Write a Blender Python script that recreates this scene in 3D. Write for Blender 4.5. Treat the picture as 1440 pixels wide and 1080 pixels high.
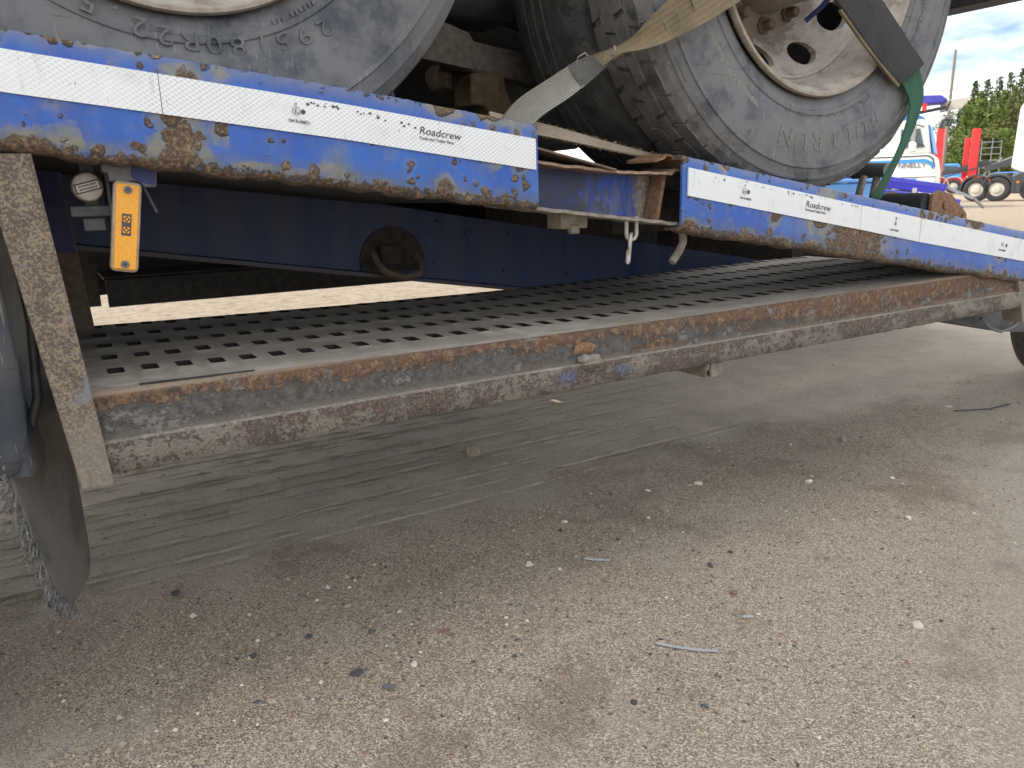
import bpy, bmesh, math, random
import numpy as np
from mathutils import Vector, Matrix, noise as mnoise
R = math.radians
PI = math.pi
random.seed(7)
rng = np.random.default_rng(7)
for o in list(bpy.data.objects):
    bpy.data.objects.remove(o)
S = bpy.context.scene
COL = S.collection

# ------------------------------------------------------------------ camera
# X runs along the trailer, Y into it, Z up; the outer face of the side beam is Y = 0
PITCH, ROLL, YAW, CD, CH = R(13.9), R(1.65), R(59.45), 1.15, 0.85
fw = Vector((math.cos(YAW)*math.cos(PITCH), math.sin(YAW)*math.cos(PITCH), -math.sin(PITCH)))
r0 = Vector((math.sin(YAW), -math.cos(YAW), 0)); u0 = r0.cross(fw)
CR = r0*math.cos(ROLL) - u0*math.sin(ROLL)
CU = u0*math.cos(ROLL) + r0*math.sin(ROLL)
cam = bpy.data.cameras.new('camera')
cam.sensor_fit = 'HORIZONTAL'; cam.sensor_width = 36; cam.lens = 1081/1440*36
cam.dof.use_dof = True; cam.dof.focus_distance = 1.35; cam.dof.aperture_fstop = 13
cam.clip_start = .02; cam.clip_end = 2000
co = bpy.data.objects.new('camera', cam); COL.objects.link(co)
M = Matrix.Identity(4)
for i in range(3):
    M[i][0], M[i][1], M[i][2] = CR[i], CU[i], -fw[i]
M[0][3], M[1][3], M[2][3] = 0, -CD, CH
co.matrix_world = M
S.camera = co

# ------------------------------------------------------------------ light
SUN_EL, SUN_AZ = 44.0, (-.72, .69)          # sun stands behind the trailer, to the left
w = bpy.data.worlds.new('World'); S.world = w; w.use_nodes = True
wt = w.node_tree; wt.nodes.clear()
wo = wt.nodes.new('ShaderNodeOutputWorld'); wb = wt.nodes.new('ShaderNodeBackground')
sky = wt.nodes.new('ShaderNodeTexSky'); sky.sky_type = 'NISHITA'; sky.sun_disc = False
sky.sun_elevation = R(SUN_EL); sky.sun_rotation = math.atan2(SUN_AZ[0], SUN_AZ[1])
sky.air_density = .55; sky.dust_density = 2.5; sky.ozone_density = 3.0; sky.altitude = 50
# thin high cloud, brightened to fill shade; offset puts a gap in view
tc = wt.nodes.new('ShaderNodeTexCoord'); mp = wt.nodes.new('ShaderNodeMapping')
mp.inputs['Location'].default_value = (9.9, 2.2, 4.4); mp.inputs['Scale'].default_value = (1.0, 1.0, 3.2)
wn = wt.nodes.new('ShaderNodeTexNoise'); wn.inputs['Scale'].default_value = 2.6
wn.inputs['Detail'].default_value = 6; wn.inputs['Roughness'].default_value = .55
wr = wt.nodes.new('ShaderNodeMapRange'); wr.inputs['From Min'].default_value = .36; wr.inputs['From Max'].default_value = .60
wr.inputs['To Max'].default_value = .85
wm = wt.nodes.new('ShaderNodeMix'); wm.data_type = 'RGBA'
wm.inputs['B'].default_value = (10.0, 10.1, 10.2, 1)
L = wt.links.new
L(tc.outputs['Generated'], mp.inputs['Vector']); L(mp.outputs[0], wn.inputs['Vector'])
L(wn.outputs['Fac'], wr.inputs['Value']); L(wr.outputs[0], wm.inputs['Factor'])
L(sky.outputs[0], wm.inputs['A']); L(wm.outputs['Result'], wb.inputs['Color'])
wb.inputs['Strength'].default_value = .15
L(wb.outputs[0], wo.inputs['Surface'])
sl = bpy.data.lights.new('sun', 'SUN'); sl.energy = 2.0; sl.angle = R(.5); sl.color = (1, .94, .84)
so = bpy.data.objects.new('sun', sl); COL.objects.link(so)
ce = math.cos(R(SUN_EL)); sd = Vector((SUN_AZ[0]*ce, SUN_AZ[1]*ce, math.sin(R(SUN_EL))))
so.rotation_euler = sd.to_track_quat('Z', 'Y').to_euler(); so.location = (-6, 8, 12)
vs = S.view_settings
vs.view_transform = 'Standard'; vs.look = 'None'; vs.gamma = 1; vs.use_curve_mapping = False
vs.exposure = 1.1
vs.use_white_balance = True; vs.white_balance_temperature = 7000; vs.white_balance_tint = 9
S.cycles.max_bounces = 6; S.cycles.diffuse_bounces = 4; S.cycles.glossy_bounces = 2; S.cycles.transmission_bounces = 1
S.cycles.use_adaptive_sampling = True; S.cycles.adaptive_threshold = .02
S.cycles.caustics_reflective = False; S.cycles.caustics_refractive = False

# ------------------------------------------------------------------ node helpers
class T:
    """a material under construction"""
    def __init__(s, name, rough=.7, metal=0, spec=None):
        s.m = bpy.data.materials.new(name); s.m.use_nodes = True
        s.t = s.m.node_tree; s.b = s.t.nodes['Principled BSDF']
        s.b.inputs['Roughness'].default_value = rough; s.b.inputs['Metallic'].default_value = metal
        if spec is not None: s.b.inputs['Specular IOR Level'].default_value = spec
        s.tc = s.t.nodes.new('ShaderNodeTexCoord')
        s.P = s.tc.outputs['Object']
    def n(s, k): return s.t.nodes.new('ShaderNode'+k)
    def put(s, sock, v):
        if isinstance(v, bpy.types.NodeSocket): s.t.links.new(v, sock)
        elif v is not None:
            if isinstance(v, (tuple, list)) and len(v) == 3 and sock.type == 'RGBA': v = (*v, 1)
            sock.default_value = v
    def map(s, vec, scale=(1, 1, 1), loc=(0, 0, 0), rot=(0, 0, 0)):
        q = s.n('Mapping'); s.put(q.inputs['Vector'], vec)
        q.inputs['Scale'].default_value = scale; q.inputs['Location'].default_value = loc; q.inputs['Rotation'].default_value = rot
        return q.outputs[0]
    def noise(s, scale, detail=4, rough=.6, vec=None, dist=0, out='Fac'):
        q = s.n('TexNoise'); s.put(q.inputs['Vector'], vec or s.P); q.inputs['Scale'].default_value = scale
        q.inputs['Detail'].default_value = detail; q.inputs['Roughness'].default_value = rough; q.inputs['Distortion'].default_value = dist
        return q.outputs[out]
    def vor(s, scale, vec=None, out='Distance', feature='F1', dim='3D', rnd=1):
        q = s.n('TexVoronoi'); q.voronoi_dimensions = dim; q.feature = feature
        s.put(q.inputs['Vector'], vec or s.P); q.inputs['Scale'].default_value = scale; q.inputs['Randomness'].default_value = rnd
        return q.outputs[out]
    def f(s, op, a, b=None, c=None, clamp=False):
        q = s.n('Math'); q.operation = op; q.use_clamp = clamp
        for i, v in enumerate((a, b, c)):
            if v is not None: s.put(q.inputs[i], v)
        return q.outputs[0]
    def vm(s, op, a, b):
        q = s.n('VectorMath'); q.operation = op; s.put(q.inputs[0], a)
        if op == 'SCALE': s.put(q.inputs['Scale'], b)
        else: s.put(q.inputs[1], b)
        return q.outputs[0]
    def xyz(s, vec=None):
        q = s.n('SeparateXYZ'); s.put(q.inputs[0], vec or s.P); return q.outputs
    def comb(s, x, y, z):
        q = s.n('CombineXYZ')
        for i, v in enumerate((x, y, z)): s.put(q.inputs[i], v)
        return q.outputs[0]
    def rng(s, v, a, b, c=0., d=1., smooth=True):
        q = s.n('MapRange'); q.interpolation_type = 'SMOOTHSTEP' if smooth else 'LINEAR'
        for k, x in zip(('Value', 'From Min', 'From Max', 'To Min', 'To Max'), (v, a, b, c, d)): s.put(q.inputs[k], x)
        return q.outputs[0]
    def mix(s, fac, a, b, mode='MIX'):
        q = s.n('Mix'); q.data_type = 'RGBA'; q.blend_type = mode
        s.put(q.inputs['Factor'], fac); s.put(q.inputs['A'], a); s.put(q.inputs['B'], b)
        return q.outputs['Result']
    def ramp(s, fac, stops):
        q = s.n('ValToRGB'); s.put(q.inputs[0], fac); e = q.color_ramp.elements
        while len(e) < len(stops): e.new(.5)
        for k, (p, c) in zip(e, stops): k.position = p; k.color = (*c, 1)
        return q.outputs[0]
    def bump(s, h, strength=.5, dist=.002, prev=None):
        q = s.n('Bump'); s.put(q.inputs['Height'], h); q.inputs['Strength'].default_value = strength; q.inputs['Distance'].default_value = dist
        if prev: s.put(q.inputs['Normal'], prev)
        s.nrm = q.outputs[0]; s.put(s.b.inputs['Normal'], s.nrm); return s.nrm
    def col(s, v): s.put(s.b.inputs['Base Color'], v); return s
    def rough(s, v): s.put(s.b.inputs['Roughness'], v); return s

def simple(name, c1, c2, scale=30, rough=.7, metal=0, bump=.2, bd=.001, detail=5):
    t = T(name, rough, metal)
    nz = t.noise(scale, detail, .65)
    t.col(t.mix(t.rng(nz, .3, .7), c1, c2))
    if bump: t.bump(nz, bump, bd)
    return t.m

# ------------------------------------------------------------------ materials
def blue_rust(name, z0, slope, h, heavy=None, seed=0.):
    """faded blue paint with blistered rust; v = depth below the beam's top edge"""
    t = T(name, .5)
    x, y, z = t.xyz()[:3]
    v = t.f('SUBTRACT', t.f('ADD', t.f('MULTIPLY', x, slope), z0), z)            # 0 at the top edge, h at the bottom
    wob = t.vm('SCALE', t.vm('SUBTRACT', t.noise(48, 3, .65, out='Color'), (.5, .5, .5)), .020)
    p = t.vm('ADD', t.P, wob)
    edge_b = t.rng(v, h-.042, h-.002); edge_t = t.rng(v, .024, -.002)
    edge = t.f('ADD', edge_b, t.f('MULTIPLY', edge_t, .75), clamp=True)
    big = t.noise(3.4, 2, .6, vec=t.map(t.P, loc=(3.1+seed, 0, 2.2)))
    fl = t.noise(75, 5, .72)
    masks = []; halos = []
    for sc, rmax, bias, off in ((9.5, .033, .48, 0), (21, .0165, .26, 5.3), (52, .0080, .28, 9.1)):
        q = t.n('TexVoronoi'); t.put(q.inputs['Vector'], t.map(p, loc=(off+seed, 0, off*1.7), scale=(1, .0, 1))); q.inputs['Scale'].default_value = sc
        rnd = t.xyz(q.outputs['Color'])[0]
        d = t.f('DIVIDE', q.outputs['Distance'], sc)
        rr = t.f('MULTIPLY', t.f('POWER', t.rng(rnd, bias, 1., 0, 1, False), 1.3), rmax)
        rr = t.f('ADD', rr, t.f('MULTIPLY', t.f('MULTIPLY', edge, rmax*.75), t.rng(rnd, .1, .8)))
        rr = t.f('MULTIPLY', rr, t.rng(big, .32, .6, .55, 1.1))
        masks.append(t.rng(t.f('SUBTRACT', rr, d), -.0012, .0022))
        halos.append(t.rng(t.f('SUBTRACT', t.f('ADD', t.f('MULTIPLY', rr, 2.2), t.f('MULTIPLY', t.f('SUBTRACT', fl, .5), .012)), d), -.004, .018))
    mx = t.f('MAXIMUM', t.f('MAXIMUM', masks[0], masks[1]), masks[2])
    hx = t.f('MAXIMUM', t.f('MAXIMUM', halos[0], halos[1]), t.f('MULTIPLY', halos[2], .6))
    ef = t.f('ADD', t.f('MULTIPLY', edge_b, .58), t.f('MULTIPLY', edge_t, .40))
    em = t.rng(t.f('ADD', ef, fl), .96, 1.06)
    mx = t.f('MAXIMUM', mx, em); hx = t.f('MAXIMUM', hx, t.f('MULTIPLY', edge, .75))
    hv = None
    if heavy:   # a stretch where the paint has gone
        hn = t.noise(13, 5, .72)
        hb = t.f('MULTIPLY', t.rng(x, heavy[0]-.10, heavy[0]+.16), t.rng(x, heavy[1]+.10, heavy[1]-.16))
        hv = t.f('MULTIPLY', hb, t.rng(v, .055, .085))
        mx = t.f('MAXIMUM', mx, t.f('MULTIPLY', t.rng(t.f('ADD', hn, t.f('MULTIPLY', hv, .42)), .84, .90), t.rng(fl, .30, .42, .35, 1)))
        hx = t.f('MAXIMUM', hx, hv)
    fade = t.rng(t.noise(7, 4, .6, vec=t.map(t.P, scale=(1.6, 1, .6))), .35, .72)
    paint = t.mix(fade, (.006, .066, .345), (.015, .108, .405))
    paint = t.mix(t.f('MULTIPLY', t.rng(t.noise(120, 3, .6, vec=t.map(t.P, scale=(1, 1, .12))), .52, .78), .16), paint, (.10, .15, .28))
    halo_c = t.mix(t.rng(t.noise(28, 4, .65), .35, .65), (.09, .125, .165), (.20, .18, .13))
    paint = t.mix(t.f('MULTIPLY', hx, t.rng(fl, .22, .55, .45, 1)), paint, halo_c)
    grime = t.rng(t.noise(26, 5, .7, vec=t.map(t.P, scale=(1.6, 1, .45))), .46, .72)
    paint = t.mix(t.f('MULTIPLY', grime, .42), paint, (.105, .10, .098))
    rn = t.noise(170, 4, .75)
    rust = t.ramp(rn, [(.30, (.028, .020, .016)), (.45, (.085, .057, .040)), (.56, (.15, .105, .068)), (.68, (.32, .25, .155))])
    rust = t.mix(t.rng(t.noise(35, 4, .65), .52, .70), rust, (.27, .215, .14))
    t.col(t.mix(mx, paint, rust))
    t.rough(t.rng(mx, 0, 1, .42, .92))
    hgt = t.f('ADD', t.f('MULTIPLY', mx, t.f('ADD', rn, .5)), t.f('MULTIPLY', t.noise(30, 2), .3))
    t.bump(hgt, 1., .0045)
    return t.m

M_BEAM_L = blue_rust('blue_paint_rusty_front', 1.0565, -.126, .143, seed=1.7)
M_BEAM_R = blue_rust('blue_paint_rusty_rear', 1.0865, -.1605, .143, heavy=(1.42, 1.80), seed=4.4)

def chassis_mat():
    t = T('chassis_dark_blue', .6)
    a = t.noise(4, 4, .6, vec=t.map(t.P, scale=(2.5, 1, .35)))
    b = t.noise(60, 5, .7)
    c = t.mix(t.rng(a, .3, .6), (.015, .036, .125), (.046, .062, .125))
    c = t.mix(t.rng(a, .56, .70), c, (.06, .048, .034))
    c = t.mix(t.rng(b, .58, .72), c, (.075, .06, .05))
    x, y, z = t.xyz()[:3]
    v = t.f('SUBTRACT', z, t.f('SUBTRACT', .7715, t.f('MULTIPLY', x, .167)))
    c = t.mix(t.f('MULTIPLY', t.rng(t.f('ADD', v, t.f('MULTIPLY', b, .03)), .03, .015), .8), c, (.10, .075, .05))
    t.col(c); t.bump(b, .3, .002)
    return t.m
M_CHASSIS = chassis_mat()

def lip_upper():
    """front face of the step: dark steel, orange rust creeping down from the folded edge, pale chips"""
    t = T('step_face_rust', .92)
    x, y, z = t.xyz()[:3]
    v = t.f('SUBTRACT', .598, z)
    a = t.noise(9, 6, .72, vec=t.map(t.P, scale=(.6, 1, 1))); b = t.noise(70, 6, .75); c = t.noise(300, 4, .75)
    steel = t.mix(t.rng(b, .38, .62), (.062, .060, .058), (.125, .118, .110))
    rust = t.mix(t.rng(c, .42, .58), (.078, .046, .032), (.155, .092, .058))
    rust = t.mix(t.rng(b, .50, .62), rust, (.205, .138, .088))
    amt = t.f('ADD', t.f('ADD', t.f('MULTIPLY', a, .62), t.f('MULTIPLY', b, .42)), t.f('ADD', t.rng(v, .045, .0, -.03, .12), t.rng(x, .7, 1.7, -.02, .10)))
    m = t.rng(amt, .535, .565)
    col = t.mix(m, steel, rust)
    chip = t.noise(24, 7, .8, vec=t.map(t.P, loc=(1, 2, 9), scale=(.7, 1, 1)))
    cm = t.rng(t.f('ADD', chip, t.rng(v, .0, .06, -.03, .03)), .570, .582)
    col = t.mix(t.f('MULTIPLY', cm, .9), col, t.mix(c, (.15, .148, .14), (.23, .225, .21)))
    col = t.mix(t.f('MULTIPLY', t.rng(c, .60, .66), .8), col, (.028, .021, .017))
    edge = t.rng(t.f('ADD', v, t.f('MULTIPLY', b, .008)), .009, .004)
    col = t.mix(t.f('MULTIPLY', edge, .7), col, (.33, .27, .20))  # tan highlight painted along the folded top edge
    low = t.rng(t.f('SUBTRACT', v, t.f('MULTIPLY', b, .03)), .038, .052)
    col = t.mix(t.f('MULTIPLY', low, .45), col, (.26, .225, .17))
    t.col(col); t.bump(t.f('ADD', t.f('ADD', b, t.f('MULTIPLY', c, .5)), t.f('ADD', t.f('MULTIPLY', cm, .5), t.f('MULTIPLY', m, .3))), 1., .004)
    return t.m
def lip_lower():
    """proud angle bar: grey dried mud with plum-brown rust and two scraps of blue paint"""
    t = T('step_angle_rust', .92)
    x, y, z = t.xyz()[:3]
    a = t.noise(10, 5, .7, vec=t.map(t.P, scale=(.5, 1, 1))); b = t.noise(95, 6, .78); c = t.noise(320, 4, .75)
    mud = t.mix(t.rng(b, .36, .64), (.15, .134, .114), (.245, .22, .184))
    rust = t.mix(t.rng(c, .42, .58), (.078, .057, .048), (.14, .10, .082))
    m = t.rng(t.f('ADD', t.f('MULTIPLY', a, .55), t.f('MULTIPLY', b, .55)), .548, .572)
    col = t.mix(m, mud, rust)
    col = t.mix(t.f('MULTIPLY', t.rng(c, .58, .64), .7), col, (.38, .335, .27))
    for cx, rx in ((.935, .030), (.795, .022), (.815, .012)):
        d = t.f('ADD', t.f('ABSOLUTE', t.f('DIVIDE', t.f('SUBTRACT', x, cx), rx)), t.f('ABSOLUTE', t.f('DIVIDE', t.f('SUBTRACT', z, .511), .021)))
        col = t.mix(t.f('MULTIPLY', t.rng(t.f('ADD', d, t.f('MULTIPLY', b, 1.6)), 1.62, 1.45), .85), col, t.mix(c, (.085, .11, .19), (.14, .16, .215)))
    top = t.rng(z, .5305, .5325)
    col = t.mix(t.f('MULTIPLY', top, .6), col, (.36, .33, .285))  # light caught by the bar's top ledge, painted in paler
    t.col(col); t.bump(t.f('ADD', t.f('ADD', b, t.f('MULTIPLY', c, .5)), t.f('MULTIPLY', m, .4)), 1., .004)
    return t.m
M_LIP_UP = lip_upper(); M_LIP_LO = lip_lower()

def post_mat():
    t = T('post_mottled_rust', .9)
    a = t.noise(260, 4, .62, dist=.5); b = t.noise(14, 4, .6); g = t.noise(45, 3, .6)
    c = t.mix(t.rng(t.f('ADD', a, t.f('MULTIPLY', t.f('SUBTRACT', g, .5), .35)), .44, .60), (.088, .066, .057), (.235, .19, .13))
    c = t.mix(t.rng(t.noise(420, 2), .5, .7), c, (.15, .125, .102))
    z = t.xyz()[2]
    c = t.mix(t.f('MULTIPLY', t.rng(t.f('ADD', z, t.f('MULTIPLY', b, .1)), .68, .56), .55), c, (.205, .185, .158))
    c = t.mix(t.f('MULTIPLY', t.rng(b, .58, .66), .8), c, (.155, .175, .188))
    t.col(c); t.bump(a, .6, .0018)
    return t.m
M_POST = post_mat()
M_POST2 = simple('brown_rust_dark', (.10, .072, .055), (.17, .125, .09), 60, .9, 0, .5, .002)
M_RUST = simple('rust_flaky', (.13, .07, .04), (.26, .15, .09), 90, .92, 0, .9, .003)
M_RUSTY_EDGE = simple('rust_edge', (.20, .12, .085), (.33, .23, .17), 120, .92, 0, .8, .003)

def tread_plate():
    t = T('step_tread_dusty', .85)
    y = t.xyz()[1]
    a = t.noise(7, 5, .65, vec=t.map(t.P, scale=(.6, 1.4, 1))); b = t.noise(120, 5, .7); s = t.noise(26, 6, .7, vec=t.map(t.P, scale=(.6, 1.3, 1)))
    c = t.mix(t.rng(a, .35, .7), (.255, .228, .192), (.40, .365, .315))
    c = t.mix(t.f('MULTIPLY', t.rng(s, .45, .7), t.rng(y, .26, .06, .15, .85)), c, (.42, .405, .38))
    c = t.mix(t.rng(b, .62, .8), c, (.38, .34, .285))
    t.col(c); t.bump(t.f('ADD', b, t.f('MULTIPLY', s, .6)), .5, .002)
    return t.m
M_TREAD = tread_plate()

def rubber(name, base, dust, amt, sc=14, rad=None):
    t = T(name, .8)
    a = t.noise(sc, 6, .68); b = t.noise(110, 4, .7); g = t.noise(5, 3, .6)
    c = t.mix(t.rng(b, .3, .7), base, tuple(k*1.5 for k in base))
    c = t.mix(t.f('MULTIPLY', t.rng(a, .62-amt*.5, .80-amt*.4), .85), c, dust)
    c = t.mix(t.f('MULTIPLY', t.rng(g, .45, .7), .5), c, tuple(k*.8 for k in dust))
    # fine scuffs
    scf = t.noise(95, 2, .5, vec=t.map(t.P, scale=(3.0, 1, .16), rot=(0, .7, 0)))
    c = t.mix(t.f('MULTIPLY', t.rng(scf, .66, .72), .30), c, (.34, .34, .33))
    sc2 = t.noise(60, 3, .6, vec=t.map(t.P, scale=(.12, 1, 2.4), rot=(0, -.3, 0)))
    c = t.mix(t.f('MULTIPLY', t.rng(sc2, .62, .70), .4), c, tuple(k*.55 for k in base))
    t.col(c); t.rough(t.rng(a, .3, .7, .55, .85))
    t.bump(t.f('ADD', t.f('MULTIPLY', a, .72), t.f('ADD', t.f('MULTIPLY', b, .33), t.f('MULTIPLY', c, .16))), .35, .003)
    return t.m
M_RUB = rubber('tyre_sidewall', (.028, .034, .047), (.150, .153, .156), .60)
M_RUB_L = rubber('tyre_sidewall_grey', (.022, .027, .037), (.138, .142, .147), .55, 9)
M_RUBT = rubber('tyre_tread', (.022, .0235, .0255), (.080, .078, .073), .50, 26)
M_RUBB = rubber('tyre_tread_dusty', (.034, .036, .039), (.14, .136, .128), .55, 30)
M_RUB_L2 = simple('tyre_lettering_dull', (.075, .08, .088), (.16, .16, .158), 120, .85, 0, .3)
M_LETTER = simple('tyre_lettering', (.10, .10, .096), (.19, .185, .172), 160, .85, 0, .2)
M_RIM = None
def rim_mat():
    t = T('rim_painted_dirty', .62)
    a = t.noise(24, 6, .7); b = t.noise(140, 4, .75); g = t.noise(6, 3)
    c = t.mix(t.rng(a, .3, .7), (.40, .375, .335), (.27, .245, .212))
    r = t.f('SQRT', t.f('ADD', t.f('POWER', t.xyz()[0], 2), t.f('POWER', t.xyz()[2], 2)))
    inner = t.rng(r, .215, .14)
    c = t.mix(t.f('MULTIPLY', t.rng(t.f('ADD', a, t.f('MULTIPLY', inner, .25)), .54, .70), .6), c, (.15, .105, .08))
    c = t.mix(t.rng(b, .655, .72), c, (.10, .055, .035))
    t.col(c); t.bump(t.f('ADD', a, b), .4, .002)
    return t.m
M_RIM = rim_mat()
M_RIMEDGE = simple('rim_edge_tan', (.24, .205, .16), (.33, .295, .25), 70, .8, 0, .4, .002)

def tape_mat(name, pat):
    t = T(name, .28)
    x, y, z = t.xyz()[:3]
    dirt = t.noise(14, 5, .65); sp = t.noise(150, 3, .6)
    if pat:
        zz = t.f('ADD', z, t.f('MULTIPLY', x, .13))
        u = t.f('DIVIDE', x, .0086); q = t.f('DIVIDE', zz, .0064)
        l1 = t.f('ABSOLUTE', t.f('SUBTRACT', t.f('FRACT', t.f('ADD', u, q)), .5))
        l2 = t.f('ABSOLUTE', t.f('SUBTRACT', t.f('FRACT', t.f('SUBTRACT', u, q)), .5))
        ln = t.rng(t.f('MAXIMUM', l1, l2), .33, .40)
        c = t.mix(ln, (.51, .545, .575), (.73, .74, .75))
        c = t.mix(t.f('MULTIPLY', t.rng(t.noise(3.5, 2), .45, .7), .7), c, (.69, .705, .72))
    else:
        c = t.mix(t.noise(9, 3), (.59, .625, .65), (.67, .69, .71))
    c = t.mix(t.f('MULTIPLY', t.rng(dirt, .52, .75), .45), c, (.36, .345, .31))
    st = t.rng(t.noise(40, 5, .7, vec=t.map(t.P, scale=(1.4, 1, .3))), .56, .74)
    c = t.mix(t.f('MULTIPLY', st, .55), c, (.34, .315, .275))
    c = t.mix(t.rng(sp, .70, .74), c, (.16, .135, .11))
    t.col(c); t.bump(t.noise(18, 2), .15, .002)
    return t.m
M_TAPE = tape_mat('tape_honeycomb', True)
M_TAPE2 = tape_mat('tape_white', False)
M_INK = simple('ink_dark', (.035, .035, .04), (.07, .07, .075), 200, .6, 0, 0)
M_BLACK = simple('black_plastic', (.022, .024, .028), (.045, .047, .052), 40, .55, 0, .2)
M_GUARD = rubber('guard_plastic', (.016, .021, .030), (.060, .063, .066), .45, 7)
M_FLAP = rubber('flap_rubber', (.036, .039, .043), (.130, .125, .114), .6, 10)
M_BRISTLE = simple('bristle_grey', (.055, .055, .056), (.17, .168, .162), 140, .8, 0, 0)
M_STEEL = simple('steel_dull', (.33, .31, .285), (.47, .45, .42), 90, .55, .35, .4)
M_GREYPL = simple('grey_plastic', (.10, .105, .11), (.15, .155, .16), 60, .6, 0, .2)
M_ALU = simple('cap_cream_metal', (.50, .45, .39), (.64, .59, .53), 80, .45, .2, .15)
M_DUSTY = simple('dusty_steel', (.15, .135, .115), (.26, .235, .195), 55, .95, 0, .7, .004)
M_STAIN = simple('dark_brown_stain', (.030, .025, .022), (.062, .050, .040), 40, .95, 0, .5, .002)
M_PUNCH = simple('punched_edge_shade', (.010, .0095, .009), (.02, .018, .016), 60, .95, 0, 0)  # near-black hole walls, colour standing in for the shade inside
M_DUSTDK = simple('dusty_steel_dark', (.10, .09, .078), (.17, .155, .13), 55, .95, 0, .8, .004)
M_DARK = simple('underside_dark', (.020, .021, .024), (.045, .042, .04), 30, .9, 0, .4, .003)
M_TAN = simple('tan_dirty_casting', (.085, .062, .036), (.15, .115, .065), 40, .9, 0, .6, .004)
M_DKBLUE = simple('dark_blue_paint', (.012, .022, .12), (.04, .05, .14), 24, .6, 0, .3, .002)

def tie_mat():
    t = T('tie_beam_blue', .5)
    x = t.xyz()[0]; a = t.noise(40, 5, .7); b = t.noise(120, 3)
    c = t.mix(t.rng(a, .35, .7), (.012, .06, .40), (.045, .085, .20))
    c = t.mix(t.f('MULTIPLY', t.rng(t.noise(16, 4, .6, vec=t.map(t.P, scale=(2, 1, .4))), .5, .68), .8), c, (.16, .15, .13))
    g = t.rng(t.f('ADD', x, t.f('MULTIPLY', a, .06)), 1.055, 1.075)
    c = t.mix(g, c, t.mix(t.rng(b, .4, .6), (.20, .16, .135), (.33, .29, .25)))
    tie_shade = t.rng(t.f('ADD', t.f('SUBTRACT', x, t.f('MULTIPLY', a, .22)), t.f('MULTIPLY', b, .05)), .90, .80)
    c = t.mix(t.f('MULTIPLY', tie_shade, .8), c, (.016, .017, .022))  # shade on the left of the web painted in as near-black
    t.col(c); t.bump(a, .5, .002)
    return t.m
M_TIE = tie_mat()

def amber_mat():
    t = T('amber_reflector', .3)
    x, y, z = t.xyz()[:3]
    hx = t.vor(420, vec=t.map(t.P, scale=(1, 0, 1)), feature='DISTANCE_TO_EDGE')
    c = t.mix(t.rng(hx, .02, .14), (.62, .27, .03), (.80, .36, .025))
    t.col(c); t.bump(hx, .4, .001)
    return t.m
M_AMBER = amber_mat()
M_LENS = simple('marker_rim_clear', (.30, .22, .15), (.42, .33, .25), 60, .3, 0, .1)

def webbing(name, c1, c2, cross, along=(1, 0, 0), sc=900):
    t = T(name, .85)
    u = t.tc.outputs['UV']
    uv = t.xyz(u)
    rib = t.f('SINE', t.f('MULTIPLY', uv[1], sc)); wv = t.f('SINE', t.f('MULTIPLY', uv[0], sc*1.6))
    d = t.noise(16, 5, .65); e = t.noise(220, 3)
    c = t.mix(t.rng(d, .3, .7), c1, c2)
    c = t.mix(t.f('MULTIPLY', t.rng(rib, -.3, -.95), cross), c, tuple(k*.35 for k in c1))
    c = t.mix(t.f('MULTIPLY', t.rng(wv, .5, 1.), cross*.5), c, tuple(k*.6 for k in c1))
    c = t.mix(t.f('MULTIPLY', t.rng(e, .55, .75), .3), c, tuple(min(1, k*1.5) for k in c2))
    t.col(c); t.bump(t.f('ADD', t.f('MULTIPLY', rib, .5), t.f('ADD', t.f('MULTIPLY', wv, .3), e)), .5, .0012)
    return t.m
M_WEB_TAN = webbing('webbing_tan', (.125, .098, .060), (.195, .158, .105), .14, sc=620)
M_WEB_SLEEVE = webbing('sleeve_grey_ribbed', (.235, .235, .21), (.31, .31, .28), .75, sc=1500)
M_WEB_DK = webbing('sleeve_dark_mesh', (.07, .07, .068), (.13, .13, .12), .8, sc=1700)
M_WEB_BLK = webbing('sleeve_black_ribbed', (.018, .019, .022), (.034, .036, .040), .5, sc=900)
M_WEB_GRN = webbing('webbing_green', (.012, .070, .040), (.022, .115, .068), .35, sc=1400)
M_WEB_BEI = webbing('webbing_beige', (.27, .225, .165), (.36, .31, .24), .35, sc=1200)
M_STITCH = simple('stitch_white', (.5, .48, .44), (.6, .58, .54), 90, .8, 0, 0)

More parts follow.
